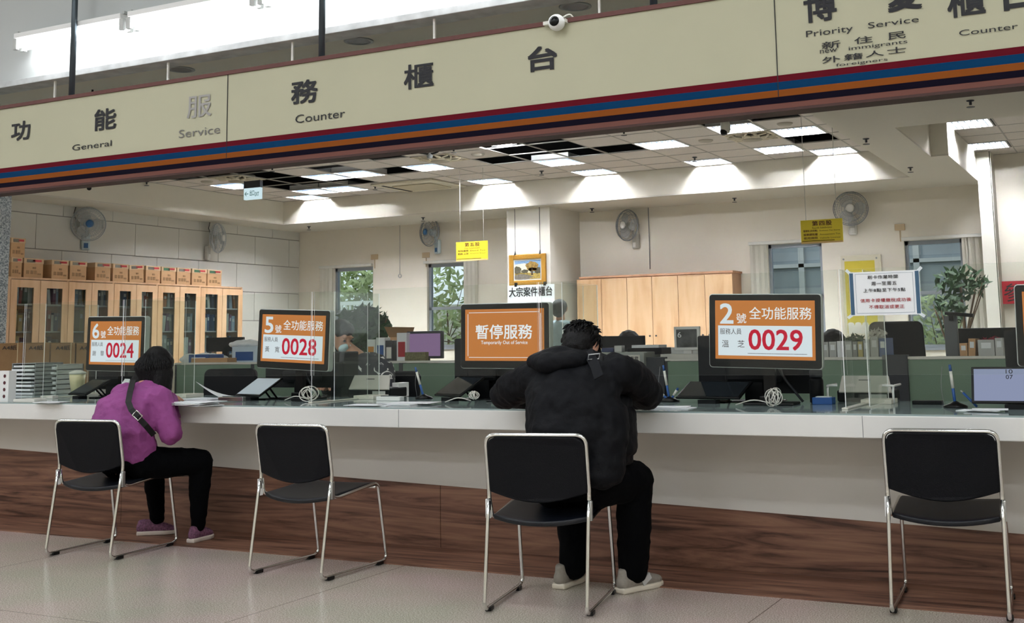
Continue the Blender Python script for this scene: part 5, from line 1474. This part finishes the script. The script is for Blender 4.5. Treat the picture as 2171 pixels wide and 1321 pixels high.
# ------------------------------------------------------------------ people
def hand(bm, wrist, d, up, size=1.0, curl=.5, side=1):
    """palm and five bent fingers, d = direction of the fingers"""
    d = Vector(d).normalized(); up = Vector(up).normalized(); s = d.cross(up).normalized() * side; w_ = Vector(wrist)
    def P(a, b_, c): q = w_ + d * a * size + s * b_ * size + up * c * size; return tuple(q)
    hull(bm, [P(0, 0, 0) + (.024 * size,), P(.075, .03, 0) + (.015 * size,), P(.078, -.03, 0) + (.015 * size,)])
    for k, (b_, L) in enumerate(((.033, .07), (.012, .078), (-.011, .072), (-.032, .056))):
        c1_ = P(.08, b_, 0) + (.0095 * size,); c2_ = P(.08 + L * .5, b_ * 1.1, -.012 * curl) + (.0085 * size,); c3_ = P(.08 + L * (1 - .15 * curl), b_ * 1.1, -.045 * curl) + (.0075 * size,)
        chain(bm, [c1_, c2_, c3_])
    chain(bm, [P(.015, .025, -.005) + (.014 * size,), P(.05, .058, -.012) + (.011 * size,), P(.085, .06, -.02) + (.009 * size,)])


def shoe(parent, heel, toe, up_m, sole_m, lace_m=None, w_=.045, high=.1, name='shoe'):
    h = Vector(heel); t_ = Vector(toe); d = (t_ - h); L = d.length; ang = math.atan2(d.y, d.x) - PI / 2
    R_ = Matrix.Translation(h) @ Matrix.Rotation(ang, 4, 'Z')
    bm = B(); chain(bm, [(0, .03, .045, w_ * .75, .035, .04), (0, L * .35, .05, w_ * .8, .05, .042), (0, L * .65, .04, w_ * .95, .05, .03), (0, L - .05, .032, w_ * .8, .045, .024)])
    hull(bm, [(0, .04, .06, w_ * .62, .04, .035), (0, .05, high, w_ * .66, .045, .012)])
    o = blob(name, bm, up_m, parent, .007, 3); o.matrix_local = R_
    bm = B(); sec = [(0.0, .7), (.03, .82), (L * .35, .8), (L * .65, 1.05), (L - .05, .95), (L - .01, .55)]
    outl = [(-w_ * s_, y_) for y_, s_ in sec] + [(w_ * s_, y_) for y_, s_ in sec[::-1]]
    prism(bm, outl, .0, .026, 'z'); q = obj('sole', bm, sole_m, o, bevel=.008)
    if lace_m:
        bm = B()
        for k in range(4):
            y_ = L * .38 + k * .026; z_ = .093 - k * .009
            tube(bm, [(-w_ * .5, y_, z_ - .008), (0, y_ + .004, z_), (w_ * .5, y_, z_ - .008)], .0035, 5)
        obj('laces', bm, lace_m, o)
        for s in (-1, 1):
            bm = B(); cbox(bm, (s * w_ * .83, L * .5, .05), (.006, .06, .03), 0, Matrix.Rotation(.5, 4, 'X')); obj('side_patch', bm, M_SILVER, o)
    return o


def head(bm, c, R=.1, yaw=0.0, pitch=0.0):
    """head with brow, nose, lips, chin and ears; face looks to +Y turned by yaw, pitched down by pitch"""
    M = Matrix.Translation(c) @ Matrix.Rotation(yaw, 4, 'Z') @ Matrix.Rotation(-pitch, 4, 'X')
    t = B()
    hull(t, [(0, -.01, .02, .074, .09, .085), (0, .035, -.06, .05, .045, .045)])
    hull(t, [(0, .07, -.085, .022, .018, .018), (0, .04, -.06, .05, .045, .04)])
    hull(t, [(0, .085, .01, .008), (0, .108, -.025, .012), (0, .09, -.03, .016)])
    for s in (-1, 1):
        hull(t, [(s * .076, -.005, .01, .008, .018, .03), (s * .072, 0, -.02, .006, .01, .015)])
        hull(t, [(s * .03, .08, .03, .018, .01, .008)] * 2)
        hull(t, [(s * .03, .081, .006, .013, .008, .008)] * 2)
    hull(t, [(-.02, .09, -.052, .006), (.02, .09, -.052, .006), (0, .096, -.05, .006)])
    k = R / .1
    for v in t.verts: v.co = M @ (v.co * k)
    me = D.meshes.new('h'); t.to_mesh(me); t.free(); bm.from_mesh(me); D.meshes.remove(me)
    return M


def hair_cap(bm, M, extra=()):
    t = B(); hull(t, [(0, -.02, .038, .084, .095, .082), (0, -.055, -.01, .076, .06, .07)]); hull(t, [(0, .02, .07, .07, .065, .05), (0, -.03, .06, .08, .08, .06)])
    for e in extra: hull(t, e)
    for v in t.verts: v.co = M @ v.co
    me = D.meshes.new('h'); t.to_mesh(me); t.free(); bm.from_mesh(me); D.meshes.remove(me)


def eyes(parent, M):
    for s in (-1, 1):
        bm = B(); lathe(bm, [(.001, .008), (.008, .006), (.01, 0), (.001, -.002)], (0, 0, 0), 12, Matrix.Rotation(-PI / 2, 4, 'X'))
        for v in bm.verts: v.co = M @ (v.co + Vector((s * .03, .084, .006)))
        obj('eye', bm, mat('eye_dark', '#1A120E', .2), parent, smooth=True)


V3 = Vector
M_PURPLE = mat('magenta_fleece', '#8C4480', .8, bump=.25, bscale=35)
M_TROU = mat('black_trousers', '#07080B', .9, spec=.1, bump=.2, bscale=20)
M_JACK = mat('black_jacket', '#0B0D12', .7, spec=.2, bump=.3, bscale=22)
M_HAIR = mat('black_hair', '#0A0809', .5, spec=.25, bump=.4, bscale=180)
M_STRAP = mat('black_webbing', '#08090B', .7)

# --- woman in purple
wm = thing('person', 'person with black shoulder-length hair in a magenta jacket leaning on the counter', 'person', (-5.3, 5.05, 0))
wo = Vector((-5.3, 5.05, 0))
def rel(bm, o=wo):
    for v in bm.verts: v.co -= o
    return bm
bm = B()
hull(bm, [(-5.3, 5.06, .53, .13, .1, .08), (-5.3, 5.02, .7, .12, .08, .1)]); hull(bm, [(-5.3, 5.02, .7, .12, .08, .1), (-5.3, 5.16, .86, .14, .08, .07)])
chain(bm, [(-5.3, 5.16, .86, .08), (-5.3, 5.22, .95, .045), (-5.3, 5.24, .97, .05)])
MW = head(bm, (-5.305, 5.275, 1.025), .1, .05, .7)
for s, sh, el, ha in ((1, (-5.14, 5.16, .84), (-5.04, 5.17, .66), (-5.29, 5.4, .84)), (-1, (-5.46, 5.2, .84), (-5.58, 5.3, .68), (-5.45, 5.46, .845))):
    chain(bm, [sh + (.05,), el + (.04,), ha + (.027,)])
    hand(bm, ha, (-.9 * s, .4, 0), (0, 0, 1), .95, .6, side=-s)
chain(bm, [(-5.22, 5.06, .48, .07), (-5.04, 5.36, .475, .055), (-5.085, 5.42, .1, .035)]); chain(bm, [(-5.38, 5.06, .48, .07), (-5.47, 5.42, .46, .055), (-5.51, 5.52, .1, .035)])
b_ = blob('body', rel(bm), M_SKIN, wm, .006, 3)
eyes(wm, Matrix.Translation(-wo) @ MW)
# jacket
bm = B()
hull(bm, [(-5.31, 5.07, .52, .2, .17, .06), (-5.31, 5.01, .68, .21, .16, .1)])
hull(bm, [(-5.31, 5.01, .68, .21, .16, .1), (-5.31, 5.04, .8, .19, .14, .1)])
hull(bm, [(-5.31, 5.04, .8, .19, .14, .1), (-5.3, 5.17, .885, .15, .1, .06)])
hull(bm, [(-5.3, 5.17, .885, .15, .1, .06), (-5.29, 5.22, .93, .065, .06, .04)])
for sh, el, ha in (((-5.15, 5.14, .85), (-5.055, 5.15, .655), (-5.27, 5.36, .835)), ((-5.46, 5.18, .86), (-5.58, 5.28, .7), (-5.46, 5.42, .84))):
    chain(bm, [sh + (.083,), el + (.068,)]); chain(bm, [el + (.066,), ha + (.045,)])
blob('jacket', rel(bm), M_PURPLE, wm, .009, 7, .022, .055)
bm = B()
hull(bm, [(-5.31, 5.03, .5, .17, .14, .07), (-5.3, 5.12, .49, .17, .13, .06)])
for kn, an in (((-5.03, 5.37, .475), (-5.085, 5.42, .13)), ((-5.47, 5.42, .46), (-5.51, 5.52, .13))):
    hp = (-5.2 if kn[0] > -5.2 else -5.4, 5.08, .49)
    chain(bm, [hp + (.1,), kn + (.075,)]); chain(bm, [kn + (.072,), ((kn[0] + an[0]) / 2, (kn[1] + an[1]) / 2 + .0, .3, .062), (an[0], an[1], .1, .043)])
blob('trousers', rel(bm), M_TROU, wm, .009, 5, .014, .06)
# hair: cap plus locks to the shoulders
bm = B(); hair_cap(bm, MW)
hull(bm, [(-5.33, 5.22, 1.0, .07, .05, .06), (-5.37, 5.18, .93, .045, .04, .04)]); hull(bm, [(-5.33, 5.22, 1.0, .07, .06, .06), (-5.3, 5.2, .93, .07, .035, .04)])
hull(bm, [(-5.25, 5.24, 1.0, .06, .06, .06), (-5.225, 5.22, .89, .03, .045, .03)])
hull(bm, [(-5.24, 5.28, 1.0, .05, .05, .05), (-5.21, 5.27, .87, .022, .03, .03)])
hr = blob('hair', rel(bm), M_HAIR, wm, .008, 4, .006, .02)
bm = B(); random.seed(11); C_ = V3((-5.305, 5.255, 1.035))
for k in range(300):
    a = random.uniform(-3.3, .5); el = random.uniform(.0, 1.3)
    n_ = V3((math.cos(a) * math.cos(el), math.sin(a) * math.cos(el), math.sin(el)))
    p = C_ + V3((n_.x * .088, n_.y * .095, n_.z * .092))
    h2 = V3((math.cos(a), math.sin(a), 0))
    mid = C_ + V3((h2.x * .1, h2.y * .1, -.03 + .02 * n_.z))
    tip = C_ + V3((h2.x * .098, h2.y * .085, -.115 - random.uniform(0, .04) - (.045 if a > -.9 else 0)))
    tube(bm, [p, (p + mid) / 2 + n_ * .016, mid, (mid + tip) / 2, tip], [.006, .006, .006, .005, .0012], 4)
obj('hair_locks', rel(bm), M_HAIR, wm)
# strap over the back with buckle
def strap(pts, w_, nrm, parent, o, m, name):
    bm = B(); prev = None; pts = [V3(p) for p in pts]
    for i, p in enumerate(pts):
        t_ = (pts[min(i + 1, len(pts) - 1)] - pts[max(0, i - 1)]).normalized(); n_ = V3(nrm[i] if isinstance(nrm, list) else nrm); s = t_.cross(n_).normalized() * w_ / 2
        a = bm.verts.new(p - s - o); c = bm.verts.new(p + s - o)
        if prev: bm.faces.new((prev[0], prev[1], c, a))
        prev = (a, c)
    q = obj(name, bm, m, parent, recalc=False); md = q.modifiers.new('s', 'SOLIDIFY'); md.thickness = .006; md.offset = 0
    return q


def surf(px, py, Y): return at(px, py, Y=Y)
WS = [(282, 806, 5.1), (276, 830, 4.98), (272, 852, 4.9), (278, 868, 4.87), (292, 884, 4.88), (309, 902, 4.92), (326, 922, 5.0)]
strap([surf(*q) for q in WS], .032, (.65, -.75, .1), wm, wo, M_STRAP, 'bag_strap')
c_ = surf(291, 881, 4.86); bm = B(); Rb = Matrix.Rotation(.65, 4, 'Z') @ Matrix.Rotation(.75, 4, 'Y')
tube(bm, [Rb @ V3(q) + c_ - wo for q in ((-.022, 0, -.017), (.022, 0, -.017), (.022, 0, .017), (-.022, 0, .017))], .0035, 6, closed=True); obj('buckle', bm, M_CHROME, wm)
PS = mat('plum_knit', '#6E4A60', .85, noise=.55, nscale=90); SO = mat('shoe_sole', '#C9BDB2', .6)
for (hx, hy, tx, ty) in ((-5.08, 5.35, -5.11, 5.57), (-5.6, 5.44, -5.42, 5.6)):
    shoe(wm, (hx - wo.x, hy - wo.y, .006), (tx - wo.x, ty - wo.y, .006), PS, SO, None, .04, .085)

# --- man in black
mn = thing('person', 'person with short black hair in a black hooded jacket bent over the counter', 'person', (-2.36, 4.83, 0))
mo = V3((-2.36, 4.83, 0))
bm = B()
hull(bm, [(-2.36, 4.83, .54, .14, .1, .09), (-2.34, 4.84, .76, .14, .08, .1)]); hull(bm, [(-2.34, 4.84, .76, .14, .08, .1), (-2.32, 4.96, 1.0, .17, .07, .07)])
chain(bm, [(-2.34, 4.95, 1.02, .07), (-2.37, 5.0, 1.06, .055), (-2.38, 5.03, 1.08, .055)])
MM = head(bm, (-2.395, 5.075, 1.105), .105, .12, .85)
for s, sh, el, ha in ((-1, (-2.53, 4.93, .99), (-2.86, 5.2, .885), (-2.5, 5.42, .855)), (1, (-2.16, 4.98, 1.0), (-2.13, 5.22, .885), (-2.3, 5.45, .855))):
    chain(bm, [sh + (.055,), el + (.045,), ha + (.03,)]); hand(bm, ha, (-s, .45, 0), (0, 0, 1), 1.0, .7, side=-s)
chain(bm, [(-2.26, 4.88, .5, .08), (-2.17, 5.16, .49, .06), (-2.19, 5.17, .1, .04)]); chain(bm, [(-2.44, 4.88, .5, .08), (-2.5, 5.2, .49, .065), (-2.49, 5.15, .1, .045)])
blob('body', rel(bm, mo), M_SKIN, mn, .006, 3); eyes(mn, Matrix.Translation(-mo) @ MM)
bm = B()
E_ = [(-2.33, 4.84, .58, .205, .16, .09), (-2.32, 4.80, .76, .215, .16, .1), (-2.33, 4.85, .92, .235, .15, .09), (-2.33, 4.93, 1.02, .2, .12, .06)]
for a, c in zip(E_, E_[1:]): hull(bm, [a, c])
hull(bm, [(-2.18, 4.8, .56, .11, .11, .06), (-2.14, 4.84, .8, .08, .1, .1)])
hull(bm, [E_[3], (-2.33, 5.02, 1.06, .1, .08, .05)])
for sh, mid, el, ha in (((-2.52, 4.92, .985), (-2.72, 5.03, .93), (-2.86, 5.17, .885), (-2.52, 5.4, .865)), ((-2.15, 4.95, 1.0), (-2.12, 5.09, .955), (-2.115, 5.22, .89), (-2.3, 5.42, .865))):
    chain(bm, [sh + (.095,), mid + (.09,), el + (.075,)]); chain(bm, [el + (.074,), ha + (.05,)])
blob('jacket', rel(bm, mo), M_JACK, mn, .01, 6, .03, .08)
bm = B()
hull(bm, [(-2.52, 4.86, 1.055, .045, .06, .035), (-2.43, 4.8, 1.045, .07, .05, .05)]); hull(bm, [(-2.43, 4.8, 1.045, .07, .05, .05), (-2.31, 4.83, 1.06, .06, .05, .045)])
hull(bm, [(-2.52, 4.88, 1.07, .04, .05, .025), (-2.41, 4.88, 1.105, .07, .06, .02), (-2.31, 4.9, 1.085, .05, .05, .02)])
hull(bm, [(-2.31, 4.83, 1.06, .06, .05, .045), (-2.25, 4.93, 1.06, .03, .05, .03)])
blob('hood', rel(bm, mo), M_JACK, mn, .009, 5, .015, .06)
bm = B()
hull(bm, [(-2.36, 4.8, .52, .18, .15, .08), (-2.34, 4.9, .5, .18, .13, .07)])
for kn, an, hp in (((-2.17, 5.15, .5), (-2.19, 5.16, .1), (-2.26, 4.88, .51)), ((-2.5, 5.2, .47), (-2.49, 5.15, .1), (-2.44, 4.88, .5))):
    chain(bm, [hp + (.115,), kn + (.092,)]); chain(bm, [kn + (.09,), ((kn[0] + an[0]) / 2, (kn[1] + an[1]) / 2, .28, .082), an + (.07,)])
blob('trousers', rel(bm, mo), M_TROU, mn, .01, 5, .018, .07)
bm = B(); hair_cap(bm, MM, [[(0, .03, .06, .07, .055, .045), (0, -.05, -.04, .065, .055, .05)]])
blob('hair', rel(bm, mo), M_HAIR, mn, .007, 3, .01, .02)
bm = B(); random.seed(12)
for k in range(320):
    a = random.uniform(0, 2 * PI); el = random.uniform(-.15, 1.45)
    n_ = V3((math.cos(a) * math.cos(el), math.sin(a) * math.cos(el), math.sin(el)))
    if n_.y > .6 and n_.z < .5: continue
    p = V3((n_.x * .083, n_.y * .092 - .015, n_.z * .085 + .038))
    d_ = (V3((0, -.1, -1)) - n_ * (V3((0, -.1, -1)).dot(n_)) + V3((random.uniform(-.4, .4), random.uniform(-.3, .3), 0))).normalized()
    pts = [MM @ (p + d_ * (q * .014) + n_ * (.006 + .004 * math.sin(q))) for q in range(4)]
    tube(bm, pts, [.005, .005, .004, .001], 4)
obj('hair_locks', rel(bm, mo), M_HAIR, mn)
strap([at(1247, 744, Y=4.9), at(1252, 757, Y=4.83), at(1262, 775, Y=4.77), at(1270, 800, Y=4.72)], .045, (.1, -1, .3), mn, mo, mat('strap_grey', '#101217', .7, spec=.2), 'shoulder_strap')
bm = B(); c_ = at(1258, 757, Y=4.81)
tube(bm, [V3(q) + c_ - mo for q in ((-.027, 0, -.012), (.027, -.0, -.008), (.027, .01, .014), (-.027, .01, .01))], .003, 6, closed=True); obj('buckle', bm, M_STEEL, mn)
SG = mat('shoe_suede', '#8B857C', .7, noise=.1, nscale=60); SC = mat('sneaker_sole', '#D5CDBC', .5); LC = mat('laces', '#C8C6C0', .6)
for (hx, hy, tx, ty) in ((-2.23, 5.08, -2.13, 5.35), (-2.53, 5.06, -2.53, 5.32)):
    shoe(mn, (hx - mo.x, hy - mo.y, .0), (tx - mo.x, ty - mo.y, .0), SG, SC, LC, .048, .1)
# his bag
t = thing('shoulder_bag', 'black shoulder bag hanging at the right side of the man', 'bag', (-2.17, 5.0, .575))
bm = B(); hull(bm, [(0, 0, .03, .05, .1, .03), (.0, .0, .3, .055, .1, .03)]); hull(bm, [(.045, 0, .08, .03, .07, .03), (.045, 0, .24, .03, .07, .03)])
blob('bag_body', bm, mat('bag_nylon', '#080A0F', .6, spec=.2), t, .008, 4, .01, .04)
bm = B(); tube(bm, [(.03, -.09, .05), (.06, -.1, .15), (.04, -.09, .29)], .004, 5); obj('zip', bm, M_DGREY, t)
bm = B(); tube(bm, rounded([(0, -.08, .3), (-.02, -.14, .42), (-.04, -.1, .5)], .05), .012, 6); obj('strap', bm, M_STRAP, t)

# --- staff person behind station five
sp = thing('person', 'staff person in face mask and dark patterned shirt behind display five', 'person', (-5.02, 6.9, 0))
so = V3((-5.02, 6.9, 0))
bm = B()
hull(bm, [(-4.98, 6.98, .55, .13, .1, .1), (-4.97, 6.98, .9, .14, .09, .08)]); chain(bm, [(-4.98, 6.97, 1.0, .06), (-5.11, 6.91, 1.12, .05)])
MS = head(bm, (-5.15, 6.9, 1.2), .1, -1.9, .45)
for s, el, ha in ((-1, (-5.2, 6.85, .8), (-5.08, 6.62, .86)), (1, (-4.72, 6.85, .8), (-4.88, 6.62, .86))):
    chain(bm, [(-4.97 + s * .15, 6.95, .97, .05), el + (.04,), ha + (.027,)]); hand(bm, ha, (-s * .3, -.9, 0), (0, 0, 1), .95, .5, side=s)
blob('body', rel(bm, so), M_SKIN, sp, .007, 3); eyes(sp, Matrix.Translation(-so) @ MS)
bm = B()
hull(bm, [(-4.97, 6.98, .55, .2, .15, .1), (-4.96, 6.98, .85, .2, .14, .1)]); hull(bm, [(-4.96, 6.98, .85, .2, .14, .1), (-4.98, 6.97, 1.03, .16, .1, .06)])
for s, el, ha in ((-1, (-5.2, 6.85, .8), (-5.1, 6.66, .86)), (1, (-4.72, 6.85, .8), (-4.86, 6.66, .86))):
    chain(bm, [(-4.97 + s * .15, 6.95, .96, .08), el + (.065,)]); chain(bm, [el + (.064,), ha + (.045,)])
SM = mat('patterned_shirt', '#3A3C42', .8); nt = SM.node_tree; tcn = nt.nodes.new('ShaderNodeTexCoord'); vo = nt.nodes.new('ShaderNodeTexNoise'); vo.inputs['Scale'].default_value = 9; vo.inputs['Distortion'].default_value = 2.5
rp = nt.nodes.new('ShaderNodeValToRGB'); rp.color_ramp.elements[0].position = .6; rp.color_ramp.elements[0].color = lin('#303238'); rp.color_ramp.elements[1].position = .63; rp.color_ramp.elements[1].color = lin('#E4E2DE')
nt.links.new(tcn.outputs['Object'], vo.inputs['Vector']); nt.links.new(vo.outputs[0], rp.inputs[0]); nt.links.new(rp.outputs[0], nt.nodes['Principled BSDF'].inputs['Base Color'])
blob('shirt', rel(bm, so), SM, sp, .01, 5, .015, .06)
bm = B(); hair_cap(bm, MS); hull(bm, [(-5.17, 6.93, 1.14, .06, .06, .06), (-5.14, 6.96, 1.06, .04, .04, .04)])
blob('hair', rel(bm, so), M_HAIR, sp, .009, 4, .01, .03)
bm = B(); hull(bm, [(0, .075, -.06, .055, .03, .04), (0, .095, -.03, .03, .022, .02)])
for v in bm.verts: v.co = MS @ v.co
blob('face_mask', rel(bm, so), mat('mask_blue', '#B9D2D8', .8), sp, .006, 3)
bm = B(); hull(bm, [(-4.97, 7.0, .45, .18, .16, .09), (-4.97, 6.8, .45, .17, .16, .08)]); chain(bm, [(-5.05, 6.75, .45, .08), (-5.05, 6.68, .1, .06)]); chain(bm, [(-4.88, 6.75, .45, .08), (-4.88, 6.68, .1, .06)])
blob('trousers', rel(bm, so), M_TROU, sp, .012, 4)

# --- standing staff person by the pillar
p = at(1188, 655, Y=12.0)
st = thing('person', 'staff person with grey-black hair in a pale blue shirt standing near the pillar', 'person', (p.x, 12.0, 0))
bm = B(); z_ = p.z
hull(bm, [(0, 0, .9, .13, .09, .1), (0, 0, z_ - .2, .15, .09, .06)]); chain(bm, [(0, 0, z_ - .18, .055), (0, 0, z_ - .08, .05)])
MT = head(bm, (0, 0, z_), .1, .6, .1)
chain(bm, [(-.19, 0, z_ - .28, .05), (-.24, -.02, z_ - .55, .04), (-.2, .15, z_ - .7, .03)]); chain(bm, [(.19, 0, z_ - .28, .05), (.25, .0, z_ - .55, .04), (.2, .16, z_ - .7, .03)])
hand(bm, (-.2, .15, z_ - .7), (.1, .8, -.2), (0, 0, 1), 1, .4, 1); hand(bm, (.2, .16, z_ - .7), (-.1, .8, -.2), (0, 0, 1), 1, .4, -1)
chain(bm, [(-.09, 0, .9, .09), (-.1, 0, .5, .06), (-.1, -.02, .07, .04)]); chain(bm, [(.09, 0, .9, .09), (.1, 0, .5, .06), (.1, -.02, .07, .04)])
blob('body', bm, M_SKIN, st, .008, 3); eyes(st, MT)
bm = B(); hull(bm, [(0, 0, .85, .19, .13, .05), (0, 0, z_ - .5, .19, .13, .1)]); hull(bm, [(0, 0, z_ - .5, .19, .13, .1), (0, 0, z_ - .17, .15, .1, .05)])
chain(bm, [(-.18, 0, z_ - .22, .08), (-.24, -.01, z_ - .48, .07)]); chain(bm, [(.18, 0, z_ - .22, .08), (.25, 0, z_ - .48, .07)])
blob('shirt', bm, mat('pale_blue_shirt', '#C4DCE8', .8), st, .012, 5, .015, .07)
bm = B(); hull(bm, [(0, -.02, z_ + .03, .09, .1, .085), (0, -.05, z_ - .03, .08, .06, .07)]); blob('hair', bm, mat('greying_hair', '#4A4C50', .6), st, .01, 4, .01, .03)
bm = B(); hull(bm, [(0, 0, .88, .16, .11, .07)] * 2); chain(bm, [(-.09, 0, .85, .1), (-.1, 0, .1, .07)]); chain(bm, [(.09, 0, .85, .1), (.1, 0, .1, .07)]); blob('trousers', bm, M_TROU, st, .012, 4)
for s in (-1, 1): shoe(st, (s * .1, -.06, 0), (s * .12, .2, 0), M_BLACKM, M_BLACK, None, .045, .09)

# seated heads seen over the desks
def seated(px, py, Y, lb, hc=M_HAIR, shirt='#2A2C30'):
    p = at(px, py, Y=Y); t = thing('person', lb, 'person', (p.x, Y, 0)); z_ = p.z
    bm = B(); M_ = head(bm, (0, 0, z_), .1, 0, .6); chain(bm, [(0, -.03, z_ - .08, .05), (0, -.08, z_ - .2, .05)]); hull(bm, [(0, -.1, z_ - .26, .15, .08, .06), (0, -.12, .5, .13, .1, .1)])
    blob('body', bm, M_SKIN, t, .009, 3); eyes(t, M_)
    bm = B(); hull(bm, [(0, -.02, z_ + .025, .095, .105, .09), (0, -.06, z_ - .02, .085, .06, .08)]); blob('hair', bm, hc, t, .009, 3, .012, .03)
    bm = B(); chain(bm, [(-.1, -.1, .48, .09), (-.1, .3, .47, .08), (-.1, .32, .04, .05)]); chain(bm, [(.1, -.1, .48, .09), (.1, .3, .47, .08), (.1, .32, .04, .05)]); blob('trousers', bm, M_TROU, t, .015, 3)
    bm = B(); hull(bm, [(0, -.1, z_ - .27, .19, .11, .07), (0, -.12, .5, .18, .14, .1)]); blob('shirt', bm, mat('shirt_' + shirt, shirt, .8), t, .012, 4)


seated(1335, 728, 9.2, 'seated person bent down behind the dark monitor, only dark hair visible')
seated(1768, 728, 9.2, 'seated person bent down behind the row of files, black hair visible, right of display two')
seated(1740, 733, 10.6, 'seated person hidden behind display two, only a bit of hair visible')
